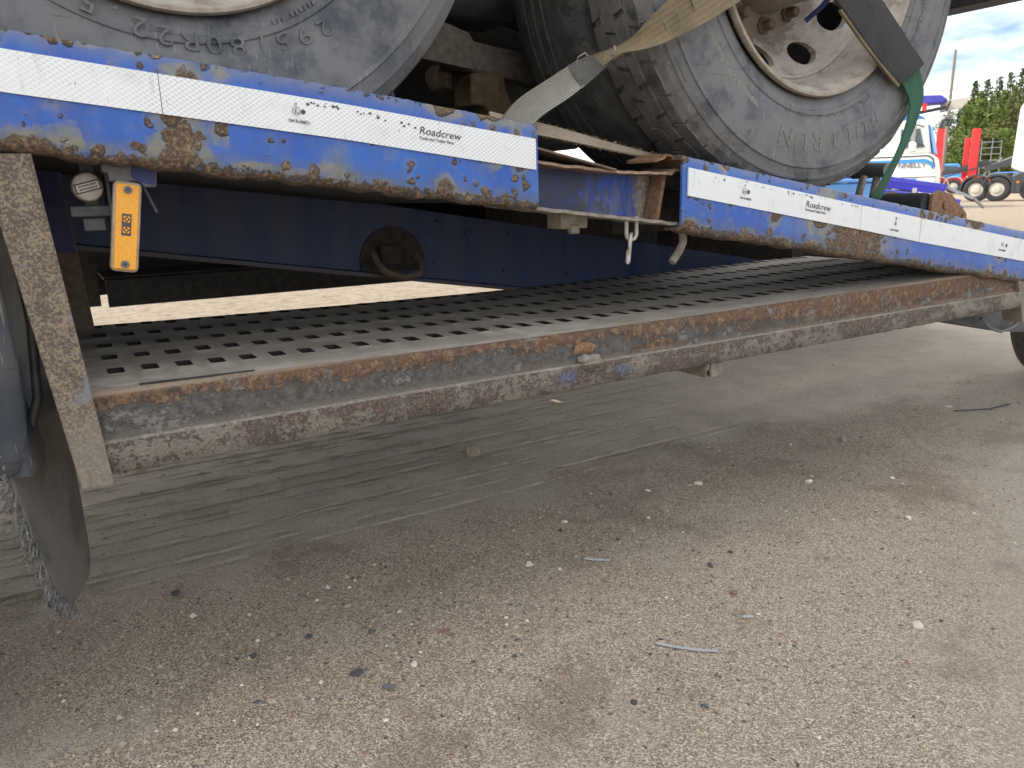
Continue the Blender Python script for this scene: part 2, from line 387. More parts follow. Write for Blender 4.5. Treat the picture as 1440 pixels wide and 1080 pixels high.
def ground_mat():
    t = T('sandy_ground', .95)
    x, y, z = t.xyz()[:3]
    flat = t.map(t.P, scale=(1, 1, 0))
    big = t.noise(1.1, 4, .6); mid = t.noise(6, 5, .65); fine = t.noise(120, 3, .75)
    q = t.n('TexVoronoi'); q.voronoi_dimensions = '2D'; t.put(q.inputs['Vector'], flat); q.inputs['Scale'].default_value = 400
    gv = t.xyz(q.outputs['Color']); gd = q.outputs['Distance']
    g2 = t.xyz(t.vor(150, vec=flat, out='Color', dim='2D'))
    base = t.mix(t.rng(mid, .3, .7), (.28, .217, .160), (.44, .362, .276))
    base = t.mix(t.f('MULTIPLY', t.rng(big, .40, .62), .75), base, (.56, .48, .385))
    grain = t.ramp(gv[0], [(0, (.075, .055, .042)), (.26, (.225, .172, .127)), (.60, (.47, .385, .295)), (.84, (.66, .56, .44)), (1, (.92, .83, .70))])
    gcol = t.mix(.64, base, grain)
    gcol = t.mix(t.rng(g2[1], .95, .97), gcol, t.mix(g2[2], (.07, .065, .062), (.52, .47, .39)))
    # wind-blown and wheel-packed dust, smoother and greyer
    dust_c = t.mix(t.rng(mid, .3, .72), (.41, .358, .288), (.54, .478, .395))
    dust_c = t.mix(t.f('MULTIPLY', t.rng(fine, .4, .7), .4), dust_c, (.15, .13, .102))
    dust_c = t.mix(t.rng(g2[1], .965, .975), dust_c, (.42, .38, .31))
    dn = t.f('ADD', t.f('ADD', y, t.f('MULTIPLY', t.f('SUBTRACT', big, .5), .7)), t.f('MULTIPLY', t.f('SUBTRACT', mid, .5), .45))
    dm = t.f('MULTIPLY', t.rng(dn, .50, .80), t.rng(y, 2.4, 1.9))
    patch = t.f('MULTIPLY', t.rng(t.noise(2.3, 5, .62, vec=t.map(t.P, loc=(4.2, 8.8, 0))), .54, .70), .75)
    corner = t.f('MULTIPLY', t.rng(t.f('ADD', t.f('SUBTRACT', t.f('MULTIPLY', x, .62), y), t.f('MULTIPLY', mid, .35)), 1.35, 1.75), t.rng(x, 5, 2.5))
    pale = t.mix(t.rng(fine, .35, .7), (.50, .445, .37), (.36, .312, .25))
    col = t.mix(t.f('MULTIPLY', dm, .74), gcol, dust_c)
    col = t.mix(t.f('MULTIPLY', t.f('MAXIMUM', patch, corner), .8), col, pale)
    brn = t.rng(t.noise(3.1, 5, .65, vec=t.map(t.P, loc=(1.7, 3.3, 0))), .52, .66)
    col = t.mix(t.f('MULTIPLY', t.f('MULTIPLY', brn, t.f('SUBTRACT', 1, dm)), .45), col, (.20, .148, .105))
    # tread mark crests painted paler, as if catching the sky
    col = t.mix(t.f('MULTIPLY', t.rng(z, .0012, .0030), t.f('MULTIPLY', dm, .85)), col, (.52, .455, .355))
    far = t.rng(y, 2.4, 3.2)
    col = t.mix(t.f('MULTIPLY', far, .6), col, (.27, .222, .16))  # ground beyond the trailer coloured darker to hold back the sunlit strip
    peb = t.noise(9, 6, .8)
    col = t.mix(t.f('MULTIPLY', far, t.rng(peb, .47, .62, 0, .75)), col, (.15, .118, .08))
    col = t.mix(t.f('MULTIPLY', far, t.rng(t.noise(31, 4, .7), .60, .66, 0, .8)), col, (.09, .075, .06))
    t.col(col)
    hg = t.f('SUBTRACT', 1, t.f('MULTIPLY', gd, 1.0))
    amp = t.rng(dm, 0, 1, 1., .3)
    h = t.f('MULTIPLY', t.f('ADD', t.f('MULTIPLY', hg, gv[1]), t.f('MULTIPLY', fine, .9)), amp)
    t.bump(h, 1., .0045)
    return t.m
M_GROUND = ground_mat()

def stone_mat(name, c1, c2): return simple(name, c1, c2, 60, .9, 0, .5, .003)
M_ST = dict(pale=stone_mat('stone_pale', (.52, .47, .38), (.66, .62, .54)), grey=stone_mat('stone_grey', (.20, .185, .165), (.32, .295, .26)),
            dark=stone_mat('stone_dark', (.045, .048, .055), (.10, .10, .105)), tan=stone_mat('stone_tan', (.30, .25, .185), (.40, .34, .26)),
            red=stone_mat('stone_reddish', (.20, .12, .095), (.27, .17, .14)), white=stone_mat('stone_white', (.62, .60, .55), (.75, .73, .69)))
# ------------------------------------------------------------------ mesh helpers
class MB:
    def __init__(s): s.v = []; s.f = []; s.uv = {}
    def add(s, vs, fs):
        o = len(s.v); s.v += [tuple(p) for p in vs]; s.f += [tuple(i+o for i in q) for q in fs]; return s
    def box(s, x0, x1, y0, y1, z0, z1):
        return s.add([(x, y, z) for z in (z0, z1) for y in (y0, y1) for x in (x0, x1)],
                     [(0, 2, 3, 1), (4, 5, 7, 6), (0, 1, 5, 4), (2, 6, 7, 3), (0, 4, 6, 2), (1, 3, 7, 5)])
    def hexa(s, a, b):
        """two quads a, b (each four points, same order) joined to a solid"""
        return s.add(list(a)+list(b), [(3, 2, 1, 0), (4, 5, 6, 7), (0, 1, 5, 4), (1, 2, 6, 5), (2, 3, 7, 6), (3, 0, 4, 7)])
    def bar(s, p, q, w, h, up=(0, 0, 1)):
        p, q = Vector(p), Vector(q); d = (q-p).normalized(); a = d.cross(Vector(up)).normalized(); b = a.cross(d)
        r = [(-w/2, -h/2), (w/2, -h/2), (w/2, h/2), (-w/2, h/2)]
        return s.hexa([p+a*i+b*j for i, j in r], [q+a*i+b*j for i, j in r])
    def prism(s, poly, y0, y1):
        """polygon of (x, z) extruded along Y"""
        n = len(poly)
        return s.add([(x, y0, z) for x, z in poly]+[(x, y1, z) for x, z in poly],
                     [tuple(range(n)), tuple(range(2*n-1, n-1, -1))]+[(i, i+n, (i+1) % n+n, (i+1) % n) for i in range(n)])
    def loft(s, rings, closed=True, caps=True):
        n = len(rings[0]); o = []
        for r in rings: o += list(r)
        fs = []
        m = n if closed else n-1
        for k in range(len(rings)-1):
            for i in range(m):
                j = (i+1) % n
                fs.append((k*n+i, k*n+j, (k+1)*n+j, (k+1)*n+i))
        if caps and closed:
            fs.append(tuple(range(n-1, -1, -1))); fs.append(tuple(range((len(rings)-1)*n, len(rings)*n)))
        return s.add(o, fs)
    def tube(s, pts, r, n=10, caps=True):
        pts = [Vector(p) for p in pts]; rings = []
        prev = None
        for i, p in enumerate(pts):
            d = (pts[min(i+1, len(pts)-1)]-pts[max(i-1, 0)]).normalized()
            if prev is None: a = d.orthogonal().normalized()
            else: a = (prev-d*prev.dot(d)).normalized()
            prev = a; b = d.cross(a); rr = r[i] if isinstance(r, (list, tuple)) else r
            rings.append([p+a*rr*math.cos(2*PI*k/n)+b*rr*math.sin(2*PI*k/n) for k in range(n)])
        return s.loft(rings, True, caps)
    def lathe(s, prof, n=64, c=(0, 0, 0), ang=(0, 2*PI)):
        """profile of (r, y) turned about the Y axis through c"""
        full = abs(ang[1]-ang[0]-2*PI) < 1e-6; m = n if full else n+1; k = len(prof); vs = []
        for i in range(m):
            a = ang[0]+(ang[1]-ang[0])*i/n
            for r, y in prof: vs.append((c[0]+r*math.cos(a), c[1]+y, c[2]+r*math.sin(a)))
        fs = []
        for i in range(n):
            j = (i+1) % m
            for q in range(k-1): fs.append((i*k+q, i*k+q+1, j*k+q+1, j*k+q))
        return s.add(vs, fs)
    def build(s, name, mat, parent=None, smooth=None, bevel=0, loc=None, rotz=0):
        me = bpy.data.meshes.new(name); me.from_pydata(s.v, [], s.f); me.update()
        bm = bmesh.new(); bm.from_mesh(me); bmesh.ops.recalc_face_normals(bm, faces=bm.faces); bm.to_mesh(me); bm.free()
        me.materials.append(mat)
        if smooth:
            me.polygons.foreach_set('use_smooth', [True]*len(me.polygons)); me.set_sharp_from_angle(angle=R(smooth))
        o = bpy.data.objects.new(name, me); COL.objects.link(o)
        if parent: o.parent = parent
        if loc: o.location = loc
        if rotz: o.rotation_euler[2] = rotz
        if bevel:
            b = o.modifiers.new('bevel', 'BEVEL'); b.width = bevel; b.segments = 2; b.limit_method = 'ANGLE'; b.angle_limit = R(35)
            me.polygons.foreach_set('use_smooth', [True]*len(me.polygons)); me.set_sharp_from_angle(angle=R(40))
        return o
def tag(o, label, cat, group=None, kind=None):
    if label: o['label'] = label
    if cat: o['category'] = cat
    if group: o['group'] = group
    if kind: o['kind'] = kind
    return o
def thing(name, label, cat, loc=(0, 0, 0), rotz=0, group=None):
    o = bpy.data.objects.new(name, None); COL.objects.link(o); o.location = loc; o.rotation_euler[2] = rotz
    o.empty_display_size = .1
    return tag(o, label, cat, group)
def nz(x, y, z=0.): return mnoise.noise(Vector((x, y, z)))
_glyph = {}
def glyphs(txt, size, extrude=.0006, shear=0., xs=1.):
    """mesh data of a line of text: list of verts (x, y, z) and faces, and its width"""
    cu = bpy.data.curves.new('lettering', 'FONT'); cu.body = txt; cu.size = size; cu.extrude = extrude; cu.shear = shear; cu.resolution_u = 3
    ob = bpy.data.objects.new('lettering', cu); COL.objects.link(ob)
    dg = bpy.context.evaluated_depsgraph_get(); dg.update()
    me = bpy.data.meshes.new_from_object(ob.evaluated_get(dg))
    vs = [(v.co.x*xs, v.co.y, v.co.z) for v in me.vertices]; fs = [tuple(p.vertices) for p in me.polygons]
    bpy.data.objects.remove(ob); bpy.data.curves.remove(cu); bpy.data.meshes.remove(me)
    return vs, fs, (max(v[0] for v in vs) if vs else size*.3)

# ------------------------------------------------------------------ ground
def axis(parts):
    out = []
    for a, b, n in parts: out += list(np.linspace(a, b, n, endpoint=False))
    out.append(parts[-1][1]); return np.array(out)
gx = axis([(-400, -60, 8), (-60, -6, 18), (-6, -.7, 40), (-.7, 3.6, 172), (3.6, 8, 60), (8, 60, 50), (60, 500, 14)])
gy = axis([(-300, -20, 8), (-20, -1.4, 25), (-1.4, .55, 90), (.55, 1.9, 330), (1.9, 8, 60), (8, 60, 50), (60, 500, 14)])
RIDGES = [(.68+.058*k+.018*math.sin(k*2.7), .0045+.0035*abs(math.sin(k*1.9+.4))) for k in range(20)]
X, Y = np.meshgrid(gx, gy)
Zg = np.zeros_like(X)
near = (X > -3) & (X < 8) & (Y > -2) & (Y < 4)
Zg += np.where(near, .004*np.sin(X*2.1+.7)*np.sin(Y*2.6)+.002*np.sin(X*7+Y*3), 0)*np.clip((.62-Y)*5, 0, 1)
for k, (ry, hh) in enumerate(RIDGES):
    c = ry+.010*np.sin(X*1.7+k)+.006*np.sin(X*5.1+k*2.3)+.012*X*(.3-.1*(k % 3))*.3
    amp = hh*np.clip(.75+.45*np.sin(X*2.3+k*1.9)+.25*np.sin(X*11+k*5)+.35*np.sin(X*29+k)+.3*np.sin(X*67+k*3), 0, 1.35)*np.clip((X+1.2)*2, 0, 1)*np.clip((2.6-X)*1.1, 0, 1)
    d = (Y-c)
    Zg += .85*amp*np.exp(-(d/np.where(d < 0, .0034, .0055))**2)*np.clip(.8+.5*np.sin(X*151+k*7)*np.sin(X*43+k), .25, 1.2)
me = bpy.data.meshes.new('ground')
ny, nx = X.shape
vv = np.stack([X, Y, Zg], -1).reshape(-1, 3)
ii = np.arange(ny*nx).reshape(ny, nx)
ff = np.stack([ii[:-1, :-1], ii[:-1, 1:], ii[1:, 1:], ii[1:, :-1]], -1).reshape(-1, 4)
me.from_pydata(vv.tolist(), [], ff.tolist()); me.materials.append(M_GROUND)
me.polygons.foreach_set('use_smooth', [True]*len(me.polygons)); me.update()
go = bpy.data.objects.new('ground', me); COL.objects.link(go); go['kind'] = 'structure'

# ------------------------------------------------------------------ trailer
TR = thing('car_transporter_trailer', 'rusty blue car transporter trailer with white reflective tape and perforated side step', 'trailer')
def ztl(x):                       # top edge of the front beam
    return float(np.interp(x, [-3, 0, .404, .745], [1.43, 1.0565, 1.009, .9625]))
def ztr(x):                       # top edge of the rear beam
    return float(np.interp(x, [1.0, 1.105, 1.6, 2.372, 3.2, 5], [.925, .908, .828, .7065, .60, .50]))
def sweep_beam(name, x0, x1, zt, mat, seed, step=.011, h=.143):
    xs = np.arange(x0, x1+step*.5, step); rings = []
    for x in xs:
        t = zt(x); rag = .0045*nz(x*22, seed)+.0035*nz(x*70, seed+3)+.003*max(0, nz(x*9, seed+8))
        dent = .0018*nz(x*5, seed+1)
        rg2 = .0016*nz(x*60, seed+6)
        prof = [(.060, 0), (.006, 0+rg2), (.0015, -.0015+rg2), (0, -.006), (dent, -.03), (dent, -.07), (dent, -.105), (0, -h+.012+rag*.3), (.003, -h+.004+rag), (.009, -h+rag),
                (.034, -h-.001+rag*1.3), (.050+rag, -h+rag*1.6), (.050+rag, -h+.006+rag), (.012, -h+.0075+rag*.6), (.006, -h+.014), (.006, -.008), (.060, -.006)]
        rings.append([(x, yy, t+zz) for yy, zz in prof])
    m = MB().loft(rings)
    return m.build(name, mat, TR, smooth=50)
beam_l = sweep_beam('side_beam', -1.6, .738, ztl, M_BEAM_L, 1.3)
beam_r = sweep_beam('side_beam', 1.075, 4.6, ztr, M_BEAM_R, 4.7)

def strip(name, x0, x1, zt, o0, o1, wd0, wd1, mat, step=.02):
    n = max(2, int((x1-x0)/step)); m = MB(); rings = []
    for i in range(n+1):
        t = i/n; x = x0+(x1-x0)*t; a = zt(x)-(o0+(o1-o0)*t); b = a-(wd0+(wd1-wd0)*t)
        pr = .0004*nz(x*14, 3)
        rings.append([(x, -.0028+pr, a), (x, -.0030+pr, (a+b)/2), (x, -.0028+pr, b), (x, .0002, b), (x, .0002, a)])
    return m.loft(rings).build(name, mat, TR)
tape_l0 = strip('reflective_tape', -1.4, .1565, ztl, .0225, .024, .049, .0498, M_TAPE)
tape_l = strip('reflective_tape', .1575, .7375, ztl, .024, .0245, .0498, .0505, M_TAPE)
tape_r1 = strip('reflective_tape', 1.088, 1.628, ztr, .021, .022, .053, .055, M_TAPE2)
tape_r2 = strip('reflective_tape', 1.6295, 1.865, ztr, .022, .023, .055, .058, M_TAPE2)
tape_r3 = strip('reflective_tape', 1.867, 4.4, ztr, .023, .026, .058, .062, M_TAPE2)
tape_l['label'] = 'white honeycomb tape printed with a maker name'; tape_r1['label'] = 'plain white tape with a maker name'

def print_on(tape, txt, x, zt, below, size, shear=0, xs=1., mat=M_INK):
    vs, fs, wd = glyphs(txt, size, .0002, shear, xs)
    s = (zt(x+.05)-zt(x))/.05; ca, sa = 1/math.hypot(1, s), s/math.hypot(1, s)
    m = MB().add([(x+a*ca-b*sa, -.0036-c, zt(x)-below+a*sa+b*ca) for a, b, c in vs], fs)
    return m.build('lettering', mat, tape)
def ring_on(tape, x, zt, below, r0_, r1_, mat=M_INK):
    m = MB(); c = (x, zt(x)-below); n = 28
    vs = []
    for k in range(n):
        a = 2*PI*k/n
        vs += [(c[0]+r0_*math.cos(a), -.0037, c[1]+r0_*math.sin(a)), (c[0]+r1_*math.cos(a), -.0037, c[1]+r1_*math.sin(a))]
    m.add(vs, [(2*k, 2*k+1, (2*k+3) % (2*n), (2*k+2) % (2*n)) for k in range(n)])
    return m.build('mark', mat, tape)
# maker print
print_on(tape_l, 'Roadcrew', .522, ztl, .0480, .0158, .12, 1.12)
print_on(tape_l, 'Truck and Trailer Parts', .5215, ztl, .0562, .0066, .1, .98)
ring_on(tape_l, .3335, ztl, .0445, .0052, .0059)
print_on(tape_l, 'E', .3305, ztl, .0475, .0085); print_on(tape_l, '3', .3348, ztl, .0482, .005)
ring_on(tape_l, .3432, ztl, .0445, 0, .0034)
print_on(tape_l, '104 R-00821', .3200, ztl, .0605, .0062, 0, 1.0)
ring_on(tape_l, .3335, ztl, .0352, .0012, .0019)
print_on(tape_r1, 'Roadcrew', 1.432, ztr, .0500, .0185, .12, 1.12)
print_on(tape_r1, 'Truck and Trailer Parts', 1.4315, ztr, .0585, .0078, .1, .96)
ring_on(tape_r1, 1.243, ztr, .0445, .0058, .0066); print_on(tape_r1, 'E3', 1.2385, ztr, .0478, .0075); ring_on(tape_r1, 1.254, ztr, .0445, 0, .0042)
print_on(tape_r1, '104 R-00821', 1.229, ztr, .0605, .0068); ring_on(tape_r1, 1.243, ztr, .033, .001, .002)
print_on(tape_r2, '6', 1.757, ztr, .053, .017); print_on(tape_r2, '104 R-00821', 1.742, ztr, .0665, .0068); ring_on(tape_r2, 1.763, ztr, .036, .001, .003)
print_on(tape_r3, 'E3', 2.247, ztr, .052, .012); ring_on(tape_r3, 2.275, ztr, .049, 0, .005); print_on(tape_r3, '104 R-00821', 2.236, ztr, .066, .0075)
# dirt pits on the tape
m = MB()
for k in range(46):
    if k < 22: x = rng.uniform(.35, .52); zt, b = ztl, .030+(x-.35)*.045+rng.normal(0, .0022)
    else: x = rng.uniform(1.11, 1.62); zt, b = ztr, .0275+rng.normal(0, .002)
    r_ = rng.uniform(.0008, .0022); n = 7
    m.add([(x+r_*math.cos(2*PI*i/n)*1.4, -.0037, zt(x)-b+r_*math.sin(2*PI*i/n)) for i in range(n)], [tuple(range(n))])
m.build('dirt_specks', M_ST['dark'], tape_l)['kind'] = 'stuff'

# tie beam between the two side beams, a short rolled section with torn ends
m = MB()
def zt_t(x): return .8925-.05*(x-1.07)-.012*math.sin((x-.72)*6)*(x < 1.08)
rings = []
for x in np.arange(.70, 1.0765, .012):
    a = zt_t(x); b = .786-.123*(x-1.078)
    rings.append([(x, .092, a-.004), (x, .092, b+.004), (x, .099, b+.004), (x, .099, a-.004)])
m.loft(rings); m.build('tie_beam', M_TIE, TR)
m = MB(); rings = []
for x in np.arange(.70, 1.102, .012):
    a = zt_t(x)+.003*nz(x*30, 2)+max(0, x-1.07)*-.1
    rings.append([(x, .028+.006*nz(x*25, 5), a), (x, .13, a+.002), (x, .13, a-.004), (x, .028+.006*nz(x*25, 5), a-.005)])
m.loft(rings).build('tie_beam_flange', M_RUSTY_EDGE, TR)
m = MB(); rings = []
for x in np.arange(.70, 1.092, .012):
    b = .786-.123*(x-1.078)+.0025*nz(x*40, 7)
    yo = .018+.008*nz(x*22, 9)
    rings.append([(x, yo, b), (x, .12, b+.003), (x, .12, b-.005), (x, yo, b-.006)])
m.loft(rings).build('tie_beam_flange', M_DUSTY, TR)
MB().hexa([(1.0700, .045, .886), (1.0775, .045, .886), (1.0775, .085, .886), (1.0700, .085, .886)],
          [(1.050, .045, .792), (1.0585, .045, .792), (1.0585, .085, .792), (1.050, .085, .792)]).build('end_plate', M_RUST, TR, bevel=.002)
# torn flange over the gap
m = MB(); rings = []
for x in np.arange(1.035, 1.125, .009):
    a = .905+.012*math.sin((x-1.035)*55)*(.5+.5*(x > 1.06))-.02*(x-1.05)
    rings.append([(x, .03, a), (x, .12, a+.003), (x, .12, a-.003), (x, .03, a-.004)])
m.loft(rings).build('torn_flange', M_RUST, TR)
MB().box(1.14, 1.50, .30, .306, .752, .838).build('gap_blocker', M_DARK, TR)  # added dark plate, hides sunlit ground beyond the gap
# bent deck plate
MB().hexa([(.745, .020, .930), (.930, .020, .8895), (.930, .20, .893), (.745, .20, .935)],
          [(.745, .020, .926), (.930, .020, .8855), (.930, .20, .889), (.745, .20, .931)]).build('deck_edge_plate', M_POST2, TR, bevel=.001)
MB().box(.838, .900, .07, .12, .782, .812).box(.858, .878, .065, .08, .772, .79).build('bracket', M_DUSTY, TR, bevel=.003)
# lashing eye (fixed staple) and hook rod
MB().tube([(1.135, .06, .765), (1.137, .06, .742), (1.127, .06, .725), (1.107, .06, .703)], .0085, 10).build('hook_rod', M_DUSTY, TR, smooth=40)

# decks, chassis rails, cross members, far side
def deck(name, pts, y0, y1, t, mat):
    m = MB()
    for (xa, za), (xb, zb) in zip(pts[:-1], pts[1:]):
        m.hexa([(xa, y0, za), (xb, y0, zb), (xb, y1, zb), (xa, y1, za)], [(xa, y0, za-t), (xb, y0, zb-t), (xb, y1, zb-t), (xa, y1, za-t)])
    return m.build(name, mat, TR)
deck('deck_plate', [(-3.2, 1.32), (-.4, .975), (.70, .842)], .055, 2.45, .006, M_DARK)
deck('deck_plate', [(.702, .858), (1.088, .862)], .15, 2.45, .006, M_DARK)  # added plate over the gap, stops sun leaking onto the ground
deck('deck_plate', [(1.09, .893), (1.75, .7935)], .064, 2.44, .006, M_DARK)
for ya, yb in ((.064, .60), (1.12, 2.44)):  # middle left open to let light down, far track widened against sun patches
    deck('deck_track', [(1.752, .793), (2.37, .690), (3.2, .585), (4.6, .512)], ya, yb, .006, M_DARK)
for yy in (.72, 1.74):
    rings = []; hh = .185
    for x in np.arange(-3., 4.01, .05):
        b = .7715-.167*x if x < 2.2 else .404-.05*(x-2.2)
        b = min(b, 1.15)
        rings.append([(x, yy-.035, b), (x, yy-.035, b+.010), (x, yy, b+.012), (x, yy, b+hh), (x, yy+.008, b+hh), (x, yy+.008, b)])
    m = MB().loft(rings); cr = m.build('chassis_rail', M_CHASSIS if yy < 1 else M_DARK, TR)
    if yy < 1: rail = cr
for x, z0, z1 in ((-1.2, .94, 1.06), (.62, .70, .84), (1.6, .60, .80), (2.3, .52, .69)):
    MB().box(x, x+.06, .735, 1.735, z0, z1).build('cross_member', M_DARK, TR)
# rust disc with lashing ring, holes and plugs on the near rail
def disc(m, c, r_, y, n=28, th=.006):
    m.prism([(c[0]+r_*math.cos(2*PI*k/n), c[1]+r_*math.sin(2*PI*k/n)) for k in range(n)], y-th, y); return m
MB().prism([(.757+.088*math.cos(R(a)), .690+.088*math.sin(R(a))) for a in range(-18, 199, 7)], .7135, .7195).build('lashing_plate', M_STAIN, rail)
m = MB()
m.tube([(.700, .70, .715), (.698, .67, .690), (.715, .648, .668), (.755, .640, .655), (.800, .648, .660), (.818, .675, .682), (.815, .70, .70)], .009, 10)
m.build('lashing_ring', M_POST2, rail, smooth=40)
MB().box(.716, .778, .69, .7145, .680, .735).build('ring_clamp', M_STAIN, rail, bevel=.006)
disc(MB(), (.984, .750), .0145, .7195, 16, .004).build('plug', M_DKBLUE, rail)
for (x, z) in ((.888, .786), (.874, .681), (1.084, .643), (1.104, .746), (1.30, .62)):
    disc(MB(), (x, z), .0045, .7195, 10, .002).build('hole', M_DARK, rail)
# far beam, far step
sw = MB().hexa([(-2.5, 2.46, 1.36), (4.4, 2.46, .52), (4.4, 2.5, .52), (-2.5, 2.5, 1.36)], [(-2.5, 2.46, 1.22), (4.4, 2.46, .38), (4.4, 2.5, .38), (-2.5, 2.5, 1.22)])
sw.build('far_side_beam', M_DKBLUE, TR)
MB().box(.155, 2.4, 1.9, 2.5, .596, .606).box(.16, 2.4, 2.495, 2.505, .486, .60).box(.16, 2.4, 1.9, 1.91, .50, .60).build('far_step', M_DARK, TR)
MB().box(.085, .155, 2.3, 2.49, .462, 1.05).build('far_step_bracket', M_DARK, TR)
MB().box(2.38, 2.44, 2.3, 2.49, .46, .62).build('far_step_bracket', M_DARK, TR)
MB().box(-.3, 2.6, 2.20, 2.23, .60, .98).build('far_side_panel', M_DARK, TR)
MB().tube([(.79, 2.5, .49), (.79, 2.5, .463)], .003, 6).build('far_step_bolt', M_DARK, TR)

# --- side step
def zs(x): return .602-.0115*math.sin(PI*min(1, max(0, x/2.1)))           # sagging tread
HX, HY = .0120, .0225
rows = [.158, .285, .412, .541, .672]
cols = [.064+.0492*k for k in range(46)]
XB = [.004]+[c+.0246 for c in cols[:-1]]+[2.345]
YB = [.030, .222, .349, .477, .607, .705]
def holerect(cx, cy, hx, hy, r=.004, n=3):
    out = []
    for sx, sy, a0 in ((1, 1, 0), (-1, 1, 90), (-1, -1, 180), (1, -1, 270)):
        for k in range(n):
            a = R(a0+90*k/(n-1)); out.append((cx+sx*(hx-r)+r*math.cos(a), cy+sy*(hy-r)+r*math.sin(a)))
    return out
m = MB()
def outerpts(x0, x1, y0, y1, n=3):
    out = []
    cs = [(x1, y1), (x0, y1), (x0, y0), (x1, y0)]; pr = [(x1, None), (None, y1), (x0, None), (None, y0)]
    xm, ym = (x0+x1)/2, (y0+y1)/2
    mids = [(x1, ym), (xm, y1), (x0, ym), (xm, y0)]
    for i in range(4): out += [mids[i], cs[i], mids[(i+1) % 4]] if False else [((mids[i][0]+cs[i][0])/2, (mids[i][1]+cs[i][1])/2), cs[i], ((mids[(i+1) % 4][0]+cs[i][0])/2, (mids[(i+1) % 4][1]+cs[i][1])/2)]
    return out
for i, cx in enumerate(cols):
    for j, cy in enumerate(rows):
        jx, jy = rng.normal(0, .0006), rng.normal(0, .0008)
        O = outerpts(XB[i], XB[i+1], YB[j], YB[j+1]); n = 12
        rim_o = holerect(cx+jx, cy+jy, HX+.0035, HY+.004, .006); rim_i = holerect(cx+jx, cy+jy, HX, HY)
        def at_(p, dz): return (p[0], p[1], zs(p[0])+.0012*nz(p[0]*6, p[1]*6, 4)+dz)
        lift = .0013+.0008*rng.uniform(-1, 1)
        blocked = (rng.random() < min(.6, max(0, (cx-.4)*.45)))
        vs = [at_(p, 0) for p in O]+[at_(p, .0003) for p in rim_o]+[at_(p, lift) for p in rim_i]+[at_(p, -.016 if not blocked else -.002) for p in rim_i]
        fs = []
        for k in range(n):
            q = (k+1) % n
            fs += [(k, q, n+q, n+k), (n+k, n+q, 2*n+q, 2*n+k), (2*n+k, 2*n+q, 3*n+q, 3*n+k)]
        if blocked: fs.append(tuple(range(3*n, 4*n)))
        m.add(vs, fs)
# front roll and back turn-down of the tread sheet
for seg in (YB[0], YB[-1]): pass
xs = np.linspace(.004, 2.345, 60)
m.loft([[(x, .705, zs(x)+.0012*nz(x*6, .705*6, 4)), (x, .710, zs(x)-.004), (x, .710, zs(x)-.05)] for x in xs], closed=False, caps=False)
step_tread = m.build('step_tread', M_TREAD, TR, smooth=30)
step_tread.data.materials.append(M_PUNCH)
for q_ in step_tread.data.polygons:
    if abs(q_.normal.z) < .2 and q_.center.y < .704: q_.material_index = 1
m = MB(); rings = []
xs = np.linspace(.012, 2.40, 150)
for x in xs:
    z = zs(x); w1 = .0016*nz(x*9, 21)+.001*nz(x*40, 3); bz = .532
    rings.append([(x, .0305, z+.0008), (x, .026, z+.0005+w1*.4), (x, .020, z-.0035), (x, .0175, z-.010), (x, .0165+w1, z-.03), (x, .0165+w1, (z+bz)/2-.01), (x, .017, bz-.01), (x, .024, bz-.01), (x, .024, z-.008), (x, .0305, z-.006)])
m.loft(rings).build('step_face', M_LIP_UP, TR, smooth=60)
m = MB(); rings = []
for x in np.linspace(.012, 2.405, 150):
    w1 = .0015*nz(x*8, 31)+.0008*nz(x*50, 5); rg = .0022*nz(x*35, 8)
    rings.append([(x, .0165, .5335), (x, .006+w1, .5335), (x, .0045+w1, .531), (x, .0045+w1, .51), (x, .0045+w1, .489+rg), (x, .007, .487+rg), (x, .060, .487), (x, .060, .493), (x, .0165, .494)])
m.loft(rings).build('step_angle_bar', M_LIP_LO, TR, smooth=60)
MB().box(.005, 2.39, .065, .699, .536, .542).build('step_light_block', M_DARK, TR)  # added dark sheet, keeps light out of the punched holes
MB().box(.005, 2.39, .70, .708, .50, .548).build('step_back_flange', M_DARK, TR)
for x in (.6, 1.2, 1.8):
    MB().box(x, x+.05, .062, .698, .545, .560).build('step_bearer', M_DARK, TR)
# thin gap line along the tread edge: a lifted strip of sheet
m = MB(); m.loft([[(x, .0345+.0006*nz(x*20, 3), zs(x)+.0022), (x, .0375, zs(x)+.0028), (x, .0375, zs(x)+.0006), (x, .0345, zs(x)+.0006)] for x in np.linspace(.085, .245, 20)]).build('lifted_edge', M_DARK, TR)
# welded lump and bracket under the step
m = MB()
for k, (cx, cz, rx, rz) in enumerate(((.860, .530, .024, .017), (.846, .541, .015, .009), (.878, .524, .015, .012), (.868, .541, .012, .008))):
    bm = bmesh.new(); bmesh.ops.create_icosphere(bm, subdivisions=3, radius=1)
    vs = []
    for v in bm.verts:
        q = v.co*(1+.28*mnoise.noise(v.co*3.4+Vector((k, 0, 0)))+.10*mnoise.noise(v.co*9))
        vs.append((cx+q.x*rx, .008+q.y*.010, cz+q.z*rz))
    m.add(vs, [tuple(v.index for v in f.verts) for f in bm.faces]); bm.free()
m.build('weld_lump', M_LIP_LO, TR, smooth=60)
m = MB(); rings = []
for k in range(13):
    a = PI*k/12; rings.append([(.824+.052*k/12, .0155, .552+.0*k), (.824+.052*k/12, .0155-.006*math.sin(a), .5575+.007*math.sin(a)), (.824+.052*k/12, .0155, .5645+.008*math.sin(a))])
m.loft(rings, True).build('weld_bead', M_RUST, TR, smooth=60)
MB().box(1.184, 1.189, .03, .16, .450, .486).box(1.189, 1.228, .03, .16, .450, .455).box(1.192, 1.224, .022, .029, .452, .487).build('step_bracket', M_DUSTY, TR, bevel=.002)
